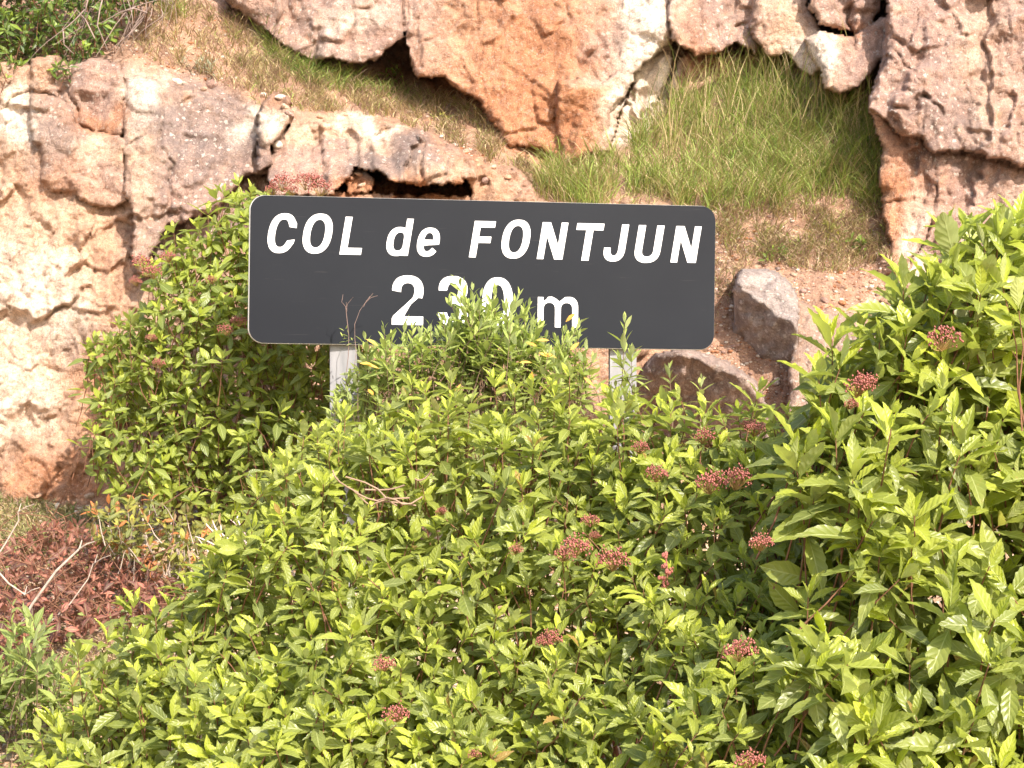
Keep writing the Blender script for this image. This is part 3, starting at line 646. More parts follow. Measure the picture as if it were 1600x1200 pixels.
def unit(v): v = np.asarray(v, float); return v/(np.linalg.norm(v)+1e-9)
def shoot(fo, tip, axis, L, pairs=6, spread=(14, 95), tone0=1.0, tone1=.05, gap=.10, gap_grow=1.2, stems=None, young=.5, whorl=2, stem_len=None, fl=None, tone_j=.17):
    a = unit(axis); h = unit(np.cross(a, unit(rng.normal(size=3)))); g = np.cross(a, h)
    az = rng.uniform(0, 2*math.pi); pos = np.array(tip, float)-a*L*.15; stp = L*gap
    for k in range(pairs):
        f = k/max(1, pairs-1)
        th = R(spread[0]+(spread[1]-spread[0])*f**1.05)
        size0 = L*(young+(1-young)*min(1, f*1.8))
        if rng.random() < .05 and k > 1: pass
        for q in range(whorl):
            if rng.random() < .07+.12*f: continue
            t2 = az+q*2*math.pi/whorl+rng.normal(0, .22); r = h*math.cos(t2)+g*math.sin(t2)
            th2 = th+rng.normal(0, .16)
            d = math.cos(th2)*a+math.sin(th2)*r; n = math.sin(th2)*a-math.cos(th2)*r
            d = unit(d+np.array([0, 0, -.25*f])); x = unit(np.cross(d, n)+rng.normal(0, .18, 3)); n = unit(np.cross(x, d)); 
            sz = size0*rng.uniform(.66, 1.18)
            fo.add(pos+r*L*.02, d, n, sz, float(np.clip(tone0+(tone1-tone0)*f+rng.normal(0, tone_j), 0, 1)))
        az += (math.pi/2 if whorl == 2 else 2.4)+rng.normal(0, .2)
        pos = pos-a*stp; stp *= gap_grow
    if stems is not None:
        e = pos-a*L*(1.2 if stem_len is None else stem_len)+rng.normal(0, L*.12, 3); e[2] -= L*.4
        stems.append(([np.array(tip)-a*L*.2, pos, pos*.5+e*.5+rng.normal(0, L*.05, 3), e], [.0012, .0018, .0022, .0024]))
    return pos

def tubes(name, items, mat_, parent, sides=4, col=None):
    V = []; F = []; n0 = 0
    for pts, rad in items:
        pts = [np.asarray(p, float) for p in pts]
        for i, p in enumerate(pts):
            d = unit(pts[min(i+1, len(pts)-1)]-pts[max(i-1, 0)]); u = unit(np.cross(d, [.31, .2, .93])); v = np.cross(d, u)
            for q in range(sides):
                t = 2*math.pi*q/sides; V.append(p+rad[i]*(math.cos(t)*u+math.sin(t)*v))
        for i in range(len(pts)-1):
            for q in range(sides):
                F.append((n0+i*sides+q, n0+i*sides+(q+1) % sides, n0+(i+1)*sides+(q+1) % sides, n0+(i+1)*sides+q))
        n0 += len(pts)*sides
    me = np_mesh(name, np.array(V), np.array(F), True)
    o = link_mesh(name, me, mat_, parent)
    if name == 'branches': o['kind'] = 'stuff'
    if parent is not None: o.location = -parent.location
    return o
def curve_pts(a, b, n=6, wob=.1, sag=0.0):
    a = np.asarray(a, float); b = np.asarray(b, float); L = np.linalg.norm(b-a); o1 = rng.normal(0, wob*L, 3); o2 = rng.normal(0, wob*L, 3)
    out = []
    for k in range(n):
        t = k/(n-1); w_ = math.sin(math.pi*t); w2 = math.sin(2*math.pi*t)
        out.append(a*(1-t)+b*t+o1*w_+o2*w2*.5+np.array([0, 0, -sag*L*w_]))
    return out
def topx(px, pts):
    xs = [p[0] for p in pts]; ys = [p[1] for p in pts]; return np.interp(px, xs, ys)

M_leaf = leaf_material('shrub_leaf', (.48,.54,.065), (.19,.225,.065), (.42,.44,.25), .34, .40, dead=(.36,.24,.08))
M_leafL = leaf_material('far_shrub_leaf', (.45,.52,.06), (.18,.225,.055), (.38,.41,.23), .36, .38, dead=(.36,.24,.08))
M_small = leaf_material('small_shrub_leaf', (.43,.51,.13), (.22,.28,.085), (.40,.44,.26), .45, .34, dead=(.75,.42,.08))
M_dark = leaf_material('hanging_shrub_leaf', (.27,.38,.04), (.04,.08,.018), (.2,.25,.1), .32, .25)
M_red = leaf_material('dead_leaf', (.37,.125,.09), (.085,.032,.03), (.36,.17,.13), .5, .15, dead=(.20,.25,.07))
M_mixed = leaf_material('bramble_leaf', (.42,.38,.06), (.13,.15,.04), (.4,.35,.2), .5, .25, dead=(.45,.16,.05))
M_twig = plain('twig_bark', (.16,.105,.07), .9, .35, 60)
M_twigred = plain('red_brown_twig', (.20,.095,.055), .8, .3, 60)
M_grey = plain('dead_twig', (.42,.34,.28), .9, .3, 50)
M_bud = plain('flower_bud', (.36,.125,.10), .55, .6, 260)
M_stalk = plain('flower_stalk', (.36,.24,.09), .7, .3, 80)

SH_V = [leaf_shape(14, .38, .07, .34, .20, .54, .1, .03, 1), leaf_shape(14, .33, .08, .50, .40, .50, -.12, .05, 2), leaf_shape(14, .41, .06, .26, .02, .56, .05, .02, 3), leaf_shape(14, .34, .10, .62, .30, .52, .25, .10, 4), leaf_shape(14, .30, .09, .75, .55, .52, -.3, .14, 8)]
SH_VC = leaf_shape(4, .50, 0, .3, .25, .52)
SH_M = [leaf_shape(6, .38, .05, .30, .22, .5, .1, 0, 5), leaf_shape(6, .34, .06, .45, .38, .5, -.1, 0, 6), leaf_shape(6, .42, .04, .2, .1, .52, 0, 0, 7)]
SH_MC = leaf_shape(3, .38, 0, .3, .25, .5)
SH_S = [leaf_shape(4, .32, 0, .3, .2, .52), leaf_shape(4, .27, 0, .35, .4, .55), leaf_shape(4, .36, 0, .2, .1, .52)]
SH_SC = leaf_shape(3, .26, 0, .3, .2, .52)

def poly_sample(poly, spacing, jitter=.5, margin=0):
    p = np.array(poly, float); x0, y0 = p.min(0); x1, y1 = p.max(0); out = []
    r = 0; y = y0
    while y < y1:
        x = x0+(spacing/2 if r % 2 else 0)
        while x < x1:
            a = x+rng.uniform(-jitter, jitter)*spacing; b = y+rng.uniform(-jitter, jitter)*spacing
            out.append((a, b)); x += spacing
        y += spacing*.85; r += 1
    out = np.array(out); k = inside(out[:, 0], out[:, 1], poly)
    return out[k]
def rand_in(poly, n):
    p = np.array(poly, float); x0, y0 = p.min(0); x1, y1 = p.max(0)
    m_ = n*4+60; a = rng.uniform(x0, x1, m_); b = rng.uniform(y0, y1, m_); k = inside(a, b, poly)
    return np.stack([a[k], b[k]], 1)[:n]

def shrub(name, label, cat, base, poly, Yf, L, spacing, mat_, shapes, coarse, fill=3000, fill_d=(.12, .8), tilt=(.2, .75), pairs=(5, 8), ridge=None, lump=.14, lscale=150, drop=.0, young=.5, back=True, tones=(1., .05), spread=(14, 95), twigmat=None, group=None, gap=.10, whorl=2, clear=None):
    root = empty(name, base); tag(root, label, cat, group)
    fo = Foliage(root, mat_, shapes, coarse); stems = []
    sd_ = int(abs(base[0]*100)) % 50
    def depth(a, b): return Yf(a, b)+lump*fbm(a/lscale, b/lscale, 3, sd_)
    layers = [(0, 1.0, spacing), ]+([(.16, .55, spacing*1.15)] if back else [])
    for dy, tk, sp in layers:
        for a, b in poly_sample(poly, sp):
            nz = float(noise(a/lscale*1.7, b/lscale*1.7, sd_+8))
            if rng.random() < drop+max(0, nz-.25)*.9: continue
            if clear is not None and clear(a, b): continue
            Y = float(depth(a, b))+dy+rng.normal(0, .03)
            ax = np.array([rng.normal(0, .42), -rng.uniform(*tilt), 1.0])
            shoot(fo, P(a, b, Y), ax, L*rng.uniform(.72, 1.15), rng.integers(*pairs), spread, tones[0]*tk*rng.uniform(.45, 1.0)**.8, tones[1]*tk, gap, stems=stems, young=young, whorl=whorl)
    if ridge:
        for a, b, Yo in ridge:
            ax = np.array([rng.normal(0, .25), -rng.uniform(-.1, .3), 1.0])
            shoot(fo, P(a, b, float(Yf(a, b))+Yo), ax, L*rng.uniform(.85, 1.15), rng.integers(pairs[0], pairs[1]+1), spread, 1.0, tones[1], gap, stems=stems, young=young, whorl=whorl)
    if fill:
        for a, b in rand_in(poly, fill):
            if clear is not None and clear(a, b): continue
            Y = float(depth(a, b))+fill_d[0]+(fill_d[1]-fill_d[0])*rng.random()**1.6
            d = unit(rng.normal(0, 1, 3)+np.array([0, 0, .1])); n = unit(rng.normal(0, .6, 3)+np.array([.2, -.5, .8])); x = unit(np.cross(d, n)); n = np.cross(x, d)
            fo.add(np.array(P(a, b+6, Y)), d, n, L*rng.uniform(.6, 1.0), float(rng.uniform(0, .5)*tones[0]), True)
    # main limbs from the foot of the plant up into the crown
    pts = rand_in(poly, 26)
    for a, b in pts:
        tip = np.array(P(a, b, float(depth(a, b))+rng.uniform(.25, .5)))
        ft = np.array([base[0]+rng.normal(0, .25), max(base[1], tip[1]+.05)+rng.normal(0, .05), base[2]])
        ft[0] += (tip[0]-ft[0])*.85
        ft[2] = float(ground_z(ft[0], ft[1]))-.05
        stems.append((curve_pts(ft, tip, 7, .05), list(np.linspace(.011, .003, 7))))
    tubes('branches', stems, twigmat or M_twigred, root)
    return root, fo, depth

def flower_cluster(root, px, py, Y, size, n=130, flat=.6):
    """a head of small buds on thin stalks"""
    c = np.array(P(px, py, Y)); V = []; F = []; k0 = 0; st = []
    oc = np.array([(1,0,0),(-1,0,0),(0,1,0),(0,-1,0),(0,0,1),(0,0,-1)], float); of = np.array([(0,2,4),(2,1,4),(1,3,4),(3,0,4),(2,0,5),(1,2,5),(3,1,5),(0,3,5)])
    foot = c-np.array([0, -.03, size*.32])
    for q in range(n):
        r = size*.5*math.sqrt(rng.random()); t = rng.uniform(0, 2*math.pi)
        p = c+np.array([r*math.cos(t), r*math.sin(t)*.8, size*flat*(.42*(1-(r/size*2)**2)+rng.normal(0, .17))])
        s = rng.uniform(.0011, .0021)*size/.05
        V.append(p+oc*s*np.array([1, 1, 1.3])); F.append(of+k0); k0 += 6
        if q % 5 == 0: st.append(([foot, (foot+p)/2+rng.normal(0, size*.04, 3), p], [.0010, .0008, .0006]))
    me = np_mesh('flower_cluster', np.concatenate(V)-c, np.concatenate(F), False)
    o = link_mesh('flower_cluster', me, M_bud, root); o.location = Vector(c)-root.location
    t_ = tubes('stalk', st, M_stalk, None, 3); t_.parent = o; t_.location = -Vector(c)

# --- the big close shrub on the right
PR = [(2000,420),(1800,340),(1650,320),(1585,335),(1530,395),(1462,405),(1450,470),(1400,480),(1370,540),(1310,565),(1290,610),(1245,690),(1225,740),(1275,840),(1235,900),(1250,1010),(1215,1100),(1215,1340),(2000,1340)]
YR = lambda a, b: 3.36+np.clip((1420-np.asarray(a, float))/200*.10, 0, .16)+.0005*np.clip(np.asarray(a, float)-1560, 0, 600)-.34*np.clip((np.asarray(b, float)-560)/500, -.5, 1.2)
ridge = [(1592,335,0),(1560,350,0),(1510,345,.05),(1478,362,.0),(1535,372,0),(1455,430,.02),(1412,432,.0),(1490,400,0),(1395,460,.1),(1345,505,.05),(1300,512,.0),(1375,520,0),(1318,560,0),(1278,575,0),(1240,705,-.05),(1305,665,-.05),(1395,655,-.1),(1420,505,0),(1560,420,-.1),(1590,470,-.15),(1282,650,.1)]
hole = lambda a, b: (((a-1568)/42)**2+((b-838)/38)**2 < 1) or (((a-1500)/60)**2+((b-985)/26)**2 < 1) 
shR, foR, dR = shrub('shrub', 'large close shrub with big toothed lime-green leaves filling the right edge', 'shrub', (1.3, 4.1, 0.1), PR, YR, .112, 50, M_leaf, SH_V, SH_VC, 5000, (.12, .8), (.2, .9), (4, 7), ridge, .10, 170, .04, .55, clear=hole)
# --- the hedge-like mass in front of the sign
TOP = [(-200,1330),(30,1195),(90,1125),(150,1050),(230,985),(300,930),(350,850),(385,790),(420,745),(470,705),(520,690),(600,672),(640,640),(700,650),(760,655),(820,672),(880,640),(940,672),(1000,668),(1100,672),(1200,668),(1300,690),(1500,700)]
PC = TOP[:-1]+[(1420,690),(1420,1340),(-250,1340)]
YC = lambda a, b: 4.22-.72*np.clip((np.asarray(b, float)-640)/560, -.3, 1.1)-.36*sstep(700, 1250, np.asarray(a, float))+np.clip((420-np.asarray(a, float))/400, -.1, 1.2)*.45
ridgeC = [(a, topx(a, TOP)-rng.uniform(-8, 38), rng.uniform(-.02, .12)) for a in np.arange(60, 1290, 26)]
ridgeC += [(645,592,.05),(662,600,.0),(705,588,.05),(770,588,.06),(802,606,.05),(890,578,0),(862,600,.05),(868,610,.02),(700,632,-.05),(1188,600,0),(1060,612,0),(1045,618,.05),(1100,632,0),(950,612,.05),(985,622,0),(952,632,0),(972,640,-.05),(994,634,0),(963,650,-.1),(830,600,.0),(540,640,0),(495,672,0),(212,935,.0),(190,935,0),(172,990,0),(120,1010,0),(330,880,0)]
holeC = lambda a, b: (((a-1265)/55)**2+((b-1118)/40)**2 < 1) or (((a-975)/45)**2+((b-1165)/28)**2 < 1) or (((a-780)/70)**2+((b-708)/16)**2 < .8) or (((a-560)/75)**2+((b-775)/14)**2 < .7)
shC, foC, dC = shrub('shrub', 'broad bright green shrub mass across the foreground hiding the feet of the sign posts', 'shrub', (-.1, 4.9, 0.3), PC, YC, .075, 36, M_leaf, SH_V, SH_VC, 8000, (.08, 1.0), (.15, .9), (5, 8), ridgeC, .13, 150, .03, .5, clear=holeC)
# --- the shrub behind the sign's left end
PL = [(372,296),(345,330),(285,372),(232,420),(245,462),(205,500),(150,535),(138,590),(162,640),(142,700),(160,765),(240,770),(300,790),(345,830),(430,840),(530,760),(575,680),(570,560),(540,420),(540,330),(470,318),(420,300)]
YL = lambda a, b: 7.05+.25*np.clip((420-np.asarray(b, float))/150, -.6, 1)+.0*np.asarray(a, float)
ridgeL = [(372,280,0),(350,296,0),(335,300,0),(392,292,0),(325,325,0),(270,352,0),(295,372,0),(310,350,0),(258,365,.02),(225,415,0),(238,410,0),(265,400,0),(185,500,0),(150,525,0),(140,535,0),(205,492,0),(135,600,0),(150,640,0),(140,660,0),(142,540,0),(132,690,.0),(165,535,0)]
shL, foL, dL = shrub('shrub', 'mid-sized green shrub against the rock behind the left end of the sign', 'shrub', (-1.3, 7.35, 1.0), PL, YL, .086, 24, M_leafL, SH_M, SH_MC, 2300, (.06, .35), (.3, 1.1), (4, 6), ridgeL, .16, 90, .10, .5, tones=(.95, .0))
# --- the small-leaved shrub in front of the sign panel
PS = [(498,690),(520,610),(560,560),(600,530),(650,525),(690,500),(740,490),(800,500),(850,530),(900,560),(925,600),(880,640),(760,690)]
YS = lambda a, b: 6.22+0*np.asarray(a, float)
shS = empty('shrub', P(720, 760, 6.3)); tag(shS, 'thin grey-green shrub with small narrow leaves growing up over the number on the sign', 'shrub')
foS = Foliage(shS, M_small, SH_S, SH_SC); stS = []
def spray(fo, stems, a, b, Y, L, n, lean=0., tone=.95, tone1=.3, gap=.26, wob=.12):
    tip = np.array(P(a, b, Y)); ax = np.array([lean+rng.normal(0, wob), rng.normal(-.1, .15), 1.])
    return shoot(fo, tip, ax, L, n, (12, 78), tone, tone1, gap, 1.06, stems=stems, young=.45, stem_len=1.0)
for a, b, n, lean in [(585,545,7,-.2),(560,552,6,-.2),(915,545,7,.1),(880,545,7,.1),(715,438,9,-.35),(700,470,8,-.45),(738,452,9,.1),(752,462,8,0),(775,452,9,.15),(812,462,9,.25),(828,478,8,.35),(790,480,9,.05),(760,490,9,0),(722,470,9,-.2),(690,500,8,-.2),(842,512,8,.3),
     (632,508,7,0),(645,514,7,.1),(600,512,6,-.1),(612,524,7,0),(570,530,6,-.1),(672,508,7,.1),(658,520,7,0),(905,506,8,.25),(882,520,8,0),(868,534,7,-.2),(890,540,8,0),(862,560,7,0),(930,556,6,.3),(820,520,8,0)]:
    spray(foS, stS, a, b-4, 6.24+rng.normal(0, .05), .092, n+2, lean)
    if 680 < a < 850: spray(foS, stS, a+rng.normal(0, 9), b+rng.uniform(8, 26), 6.2+rng.normal(0, .05), .088, n+1, lean)
for a, b in poly_sample([(700,500),(716,462),(745,470),(775,462),(822,478),(850,510),(850,540),(700,535)], 23): spray(foS, stS, a, b, 6.25+rng.normal(0, .06), .080, 7, rng.normal(0, .3), rng.uniform(.45, 1.))
for a, b in poly_sample([(855,540),(880,515),(905,512),(930,560),(915,600),(860,600)], 20): spray(foS, stS, a, b, 6.25+rng.normal(0, .06), .080, 7, rng.normal(0, .3), rng.uniform(.45, 1.))
for a, b in poly_sample(PS, 19):
    if a > 840 and rng.random() < .5: continue
    spray(foS, stS, a, b, 6.3+rng.normal(0, .09), .074, 7, rng.normal(0, .3), rng.uniform(.5, 1.))
for a, b in rand_in(PS, 1500):
    d = unit(rng.normal(0, 1, 3)+np.array([0,0,.5])); n = unit(np.cross(d, rng.normal(0, 1, 3))); foS.add(np.array(P(a, b+8, 6.38+rng.uniform(0, .15))), d, n, .055*rng.uniform(.6, 1), float(rng.uniform(0, .4)), True)
for a, b in [(822,535),(838,532),(870,560),(905,535),(912,590),(832,567),(884,503),(562,568),(572,570),(860,558),(590,540),(720,600),(575,608),(830,600)]:      # a few yellowed leaves
    d = unit([rng.normal(0, 1), -.3, rng.normal(0, .4)]); n = unit(np.cross(np.cross(d, [.2, -.7, .7]), d)); foS.add(np.array(P(a, b, 6.12)), d, n, .05, -1.0)
for a, b in rand_in(PS, 16): stS.append((curve_pts(P(a*.7+215, 770, 6.32), P(a, b, 6.3), 6, .05), list(np.linspace(.005, .0018, 6))))
tubes('branches', stS, M_twig, shS)
# --- two slender shoots by the right post, each a plant of its own
def slender(label, a, b, Y, n, L, foot):
    r_ = empty('weed', P(foot[0], foot[1], Y)); tag(r_, label, 'weed'); fo = Foliage(r_, M_small, SH_S, SH_SC); st = []
    ax = np.array(P(a, b, Y))-np.array(P(foot[0], foot[1], Y)); shoot(fo, P(a, b, Y), ax+rng.normal(0, .01, 3), L, n, (14, 80), .9, .1, .26, 1.05, stems=None, young=.5)
    if n > 9:
        for a2, b2 in ((986,545),(966,556),(978,585),(962,600),(990,608)): shoot(fo, P(a2, b2, Y+rng.normal(0, .02)), (rng.normal(0, .3), -.2, 1), L*.8, 6, (16, 85), .8, .1, .24, 1.05, stems=st)
    st.append((curve_pts(P(foot[0], foot[1], Y), P(a, b+6, Y), 6, .015), list(np.linspace(.004, .0015, 6)))); tubes('stem', st, M_twig, r_)
slender('single leafy shoot standing against the right post of the sign', 976, 498, 6.45, 13, .105, (968, 680))
slender('lone small shoot to the right of the sign post, before the brown boulder', 1046, 572, 6.3, 7, .07, (1050, 680))
slender('dim little shoot at the foot of the tall grey boulder', 1096, 588, 6.5, 7, .065, (1094, 680))
# dry flower stalk in front of the panel's lower left
r_ = empty('dry_weed', P(541, 640, 6.4)); tag(r_, 'dry brown wiry weed stalk in front of the lower left of the sign panel', 'weed')
st = [(curve_pts(P(545,640,6.4), P(541,488,6.4), 6, .02), [.0016]*6)]
for a, b in ((536,460),(541,472),(549,468),(552,464)): st.append((curve_pts(P(541,488,6.4), P(a,b,6.4), 4, .1), [.0012,.001,.001,.0007]))
st.append((curve_pts(P(545,600,6.42), P(578,463,6.42), 7, .05), [.0013]*7))
for a, b in ((590,462),(583,458),(572,470),(568,480)): st.append((curve_pts(P(576,468,6.42), P(a,b,6.42), 3, .1), [.001]*3))
tubes('stem', st, plain('dry_stalk', (.22,.15,.13), .9), r_)
fo_ = Foliage(r_, M_small, SH_S, SH_SC)
for a, b in ((541,512),(545,520),(538,528),(550,530),(535,524)): 
    shoot(fo_, P(a, b, 6.4), (rng.normal(0,.3), -.2, 1), .035, 2, (20, 70), .9, .6, .3)
# --- dark shrub hanging over the top left of the cliff
PT = [(-150,-120),(270,-120),(250,-10),(215,10),(190,45),(160,66),(125,98),(100,118),(60,118),(30,112),(0,128),(-60,140),(-150,150)]
shT, foT, dT = shrub('shrub', 'dark glossy shrub hanging over the top left corner of the cliff', 'shrub', tuple(P(60, -60, 8.6)), PT, lambda a, b: 8.35-.12*np.clip((np.asarray(b, float)-60)/100, -1, 1)+0*a, .062, 17, M_dark, SH_M, SH_MC, 3200, (.06, .4), (.2, 1.1), (3, 5), None, .16, 60, .25, .6, tones=(.9, .0))
# --- yellowing bramble at the lower left of the left shrub
PBm = [(140,790),(210,770),(330,800),(380,850),(350,900),(330,960),(270,930),(230,890),(170,860),(135,830)]
shB, foB, dB = shrub('bramble', 'straggly yellow and green bramble below the left shrub beside the dead red leaves', 'bramble', tuple(P(260, 930, 6.4)), PBm, lambda a, b: 6.3+0*np.asarray(a, float), .056, 24, M_mixed, SH_M, SH_MC, 500, (.05, .3), (.1, .8), (3, 5), None, .1, 60, .25, .6, tones=(1., .1), twigmat=M_grey)
for k in range(len(foB.tone)):
    if rng.random() < .16: foB.tone[k] = -1.0
# --- narrow grey-green weeds at the lower left edge
for lab, poly, Y, n in [('clump of dark narrow-leaved green weeds at the left edge below the dead red leaves', [(-40,1030),(20,1000),(100,1010),(140,1060),(150,1110),(60,1130),(-40,1120)], 5.1, 21)]:
    r_ = empty('weed', P(50, 1150, Y)); tag(r_, lab, 'weed'); fw = Foliage(r_, M_small, SH_S, SH_SC); st = []
    for a, b in poly_sample(poly, n): spray(fw, st, a, b-rng.uniform(0, 40), Y+rng.normal(0, .08), .080, 7, rng.normal(0, .25), rng.uniform(.3, .7), .0)
    tubes('stem', st, M_twig, r_)
r_ = empty('weed', P(30, 1010, 5.3)); tag(r_, 'few broad grey-green leaves rising before the dead red leaves', 'weed'); fw = Foliage(r_, M_small, [leaf_shape(6,.34,0,.25,.3,.5)], SH_SC); st = []
for a, b in ((38,955),(52,965),(20,940),(60,1000),(30,985)): spray(fw, st, a, b, 5.3, .095, 3, rng.normal(0, .4), .5, .2)
tubes('stem', st, M_twig, r_)
# --- small plants on the ledges
def rosette(label, name, a, b, L, k, m_, shp, tone=(.9, .3), off=-.03, sp=9, spread=(10, 80)):
    Y = float(cliffY(a, b)[0])+off; r_ = empty(name, P(a, b+6, Y)); tag(r_, label, 'plant'); fo = Foliage(r_, m_, shp, SH_SC); st = []
    for q in range(k):
        aa, bb = a+rng.normal(0, sp), b+rng.normal(0, sp*.5)
        shoot(fo, P(aa, bb-8, Y+rng.normal(0, .02)), (rng.normal(0, .5), rng.normal(-.3, .3), 1), L, 4, spread, tone[0], tone[1], .2, stems=st)
    tubes('stem', st, M_twig, r_)
M_silver = leaf_material('silvery_leaf', (.46,.47,.34), (.26,.29,.21), (.45,.45,.36), .7, .15)
rosette('silvery grey-green tuft plant on the upper left slope', 'silver_plant', 318, 106, .06, 15, M_silver, [leaf_shape(3, .14, 0, .2, .3)], (.9, .3), -.06, 12)
rosette('small bright green leafy weed on the dry slope right of the sign', 'weed', 1290, 358, .055, 5, M_mixed, SH_M, (.6, .3), -.06, 8)
rosette('low green creeping weed on the dry slope above the tall boulder', 'weed', 1330, 385, .05, 7, M_dark, SH_M, (.8, .3), -.06, 18)
rosette('little dark green weed near the top of the tall grey boulder', 'weed', 1215, 400, .04, 5, M_dark, SH_M, (.8, .3), -.06, 12)
rosette('tiny green sprout on the brown grassy ledge above the sign', 'weed', 705, 188, .04, 3, M_mixed, SH_M, (.5, .3), -.06, 5)
rosette('small green tuft under the overhanging slab', 'weed', 604, 118, .05, 5, M_dark, SH_S, (.9, .5), -.12, 12)

# --- flower heads
for a, b, s in [(1476,530,.072),(1343,606,.062),(1356,598,.05),(1190,850,.05),(1330,632,.03)]:
    flower_cluster(shR, a, b, float(YR(a, b))-.16, s)
for a, b, s in [(900,856,.075),(882,868,.05),(958,878,.078),(1112,756,.08),(1150,750,.075),(1026,742,.055),(1100,683,.05),(1158,1020,.072),(860,998,.055),(850,1004,.04),(600,1040,.055),(618,1118,.060),(1172,1192,.06),(922,815,.045),(930,838,.03),(806,860,.035),(1180,672,.05),(1168,664,.04),(1000,700,.045),(690,800,.03),(742,1180,.03)]:
    flower_cluster(shC, a, b, float(dC(a, b))-.17, s)
for a, b, s in [(222,412,.10),(238,425,.09),(262,402,.07),(372,502,.07),(352,516,.07),(236,528,.05),(248,568,.06),(300,470,.04),(330,438,.05),(212,440,.06)]:
    flower_cluster(shL, a, b, float(YL(a, b))-.20, s)
for a, b, s in [(440,286,.11),(476,284,.11),(500,294,.11),(490,280,.08),(425,296,.07),(455,298,.07)]:
    flower_cluster(shL, a, b, 7.15, s)
# crimson dried stem among the leaves
r_ = empty('seed_stalk', P(1040, 935, 3.62)); tag(r_, 'single crimson drooping seed stalk standing up among the foreground leaves', 'weed')
st = [(curve_pts(P(1041,935,3.62), P(1040,868,3.62), 5, .04), [.0018]*5)]; tubes('stem', st, M_bud, r_)
import bmesh
bm = bmesh.new()
for a, b, s in ((1040,868,7),(1038,885,6),(1042,894,7.5),(1035,902,6),(1040,910,6),(1046,890,4),(1037,918,4),(1052,888,3)):
    for q in range(3):
        bmesh.ops.create_icosphere(bm, subdivisions=1, radius=s*.5/FOC*3.62, matrix=Matrix.Translation(Vector(P(a+rng.normal(0,2), b+rng.normal(0,2), 3.60+rng.normal(0,.003)))-r_.location)@Matrix.Diagonal((1,1,1.3,1)))
me = bpy.data.meshes.new('seed_head'); bm.to_mesh(me); bm.free(); link_mesh('seed_head', me, M_bud, r_)

# --- dead red leaves heaped on the bank
PD = [(-60,850),(0,848),(55,832),(82,816),(145,824),(182,850),(235,880),(275,915),(250,950),(190,965),(130,990),(60,1010),(-60,1040)]
dead = empty('dead_leaf_heap', P(90, 960, 6.3)); tag(dead, 'heap of dead red-brown leaves and cut twigs on the bank at lower left', 'leaf heap')
foD = Foliage(dead, M_red, SH_M, SH_MC)
def bankY(b, lift=0): return np.interp(b, [735, 770, 900, 1010, 1190, 1300], [7.85, 7.6, 6.62, 5.9, 5.05, 4.7])
for a, b in rand_in(PD, 2300):
    Y = float(bankY(b))-rng.uniform(.0, .5)*(.4+.6*max(0, math.sin(a/31)*math.sin(b/23))); d = unit(rng.normal(0, 1, 3)*[1,1,1.1]); n = unit(np.cross(d, rng.normal(0, 1, 3)))
    if n[2] < 0: n = -n
    foD.add(np.array(P(a, b, Y)), d, n, .050*rng.uniform(.5, 1.15), float(rng.beta(.8, 1.1)) if rng.random() > .07 else -1.0)
st = []
for a, b in poly_sample(PD, 26):
    shoot(foD, P(a, b-10, float(bankY(b))-.3-rng.uniform(0, .25)), (rng.normal(0, .7), -rng.uniform(0, .8), .7), .055, 4, (15, 110), .9, .1, .2, stems=st)
for k in range(150):
    a, b = rand_in(PD, 1)[0]; Y = float(bankY(b))-.2; st.append((curve_pts(P(a, b, Y), np.array(P(a, b, Y))+rng.normal(0, .16, 3)*[1.3,.6,1], 5, .1), [.0028,.0025,.002,.002,.0012]))
tubes('twigs', st, M_twigred, dead)
for lab, pts, r0 in [('pale bare branch leaning across the dead red leaves', [(14,1000),(52,942),(88,893),(124,858)], .0065), ('thin bare twig behind the dead leaves at the left edge', [(-6,872),(8,850),(30,812),(29,800)], .0035), ('bare twig lying over the right side of the dead leaf heap', [(58,992),(110,945),(135,905),(148,880)], .0028), ('short bare twig crossing the left edge of the dead leaf heap', [(-10,885),(16,912),(38,930)], .0045)]:
    r_ = empty('fallen_branch', P(pts[0][0], pts[0][1], 5.75)); tag(r_, lab, 'branch'); n = len(pts)
    st = [([np.array(P(a, b, 5.78))+rng.normal(0, .004, 3) for a, b in pts], list(np.linspace(r0, r0*.6, n)))]
    a, b = pts[-1]; st += [([P(a, b, 5.78), P(a+12, b-8, 5.75), P(a+24, b-12, 5.75)], [r0*.6, r0*.45, r0*.3]), ([P(a, b, 5.78), P(a+4, b-14, 5.8)], [r0*.6, r0*.3])]
    tubes('branch', st, M_grey, r_, 6)
# white dead roots/twigs at the edge of the left shrub
r_ = empty('dead_twigs', P(350, 880, 5.9)); tag(r_, 'bleached curled dead twigs sticking out below the left shrub', 'twigs'); st = []
for a, b, c_, d_ in [(370,872,305,838),(368,870,322,818),(372,860,332,812),(370,868,345,820),(385,850,360,812),(392,860,385,800),(375,880,310,842),(400,850,372,806),(420,830,390,812)]:
    st.append((curve_pts(P(a,b,5.6), P(c_,d_,5.6), 6, .14), [.004,.0038,.003,.003,.0025,.0015]))
tubes('twig', st, plain('bleached_twig', (.66,.52,.45), .9), r_, 5)
# crossing dry sticks inside the hedge
r_ = empty('dead_twigs', P(600, 790, 4.15)); tag(r_, 'dry brown sticks showing through a gap in the foreground shrub', 'twigs'); st = []
for a, b, c_, d_ in [(550,764,640,778),(556,770,650,790),(570,765,632,758),(648,748,675,733),(540,745,620,790),(520,735,560,770),(590,782,660,776)]:
    st.append((curve_pts(P(a,b,3.98), P(c_,d_,3.98), 6, .10), [.0022]*6))
tubes('twig', st, plain('dry_stick', (.30,.20,.14), .9), r_, 5)
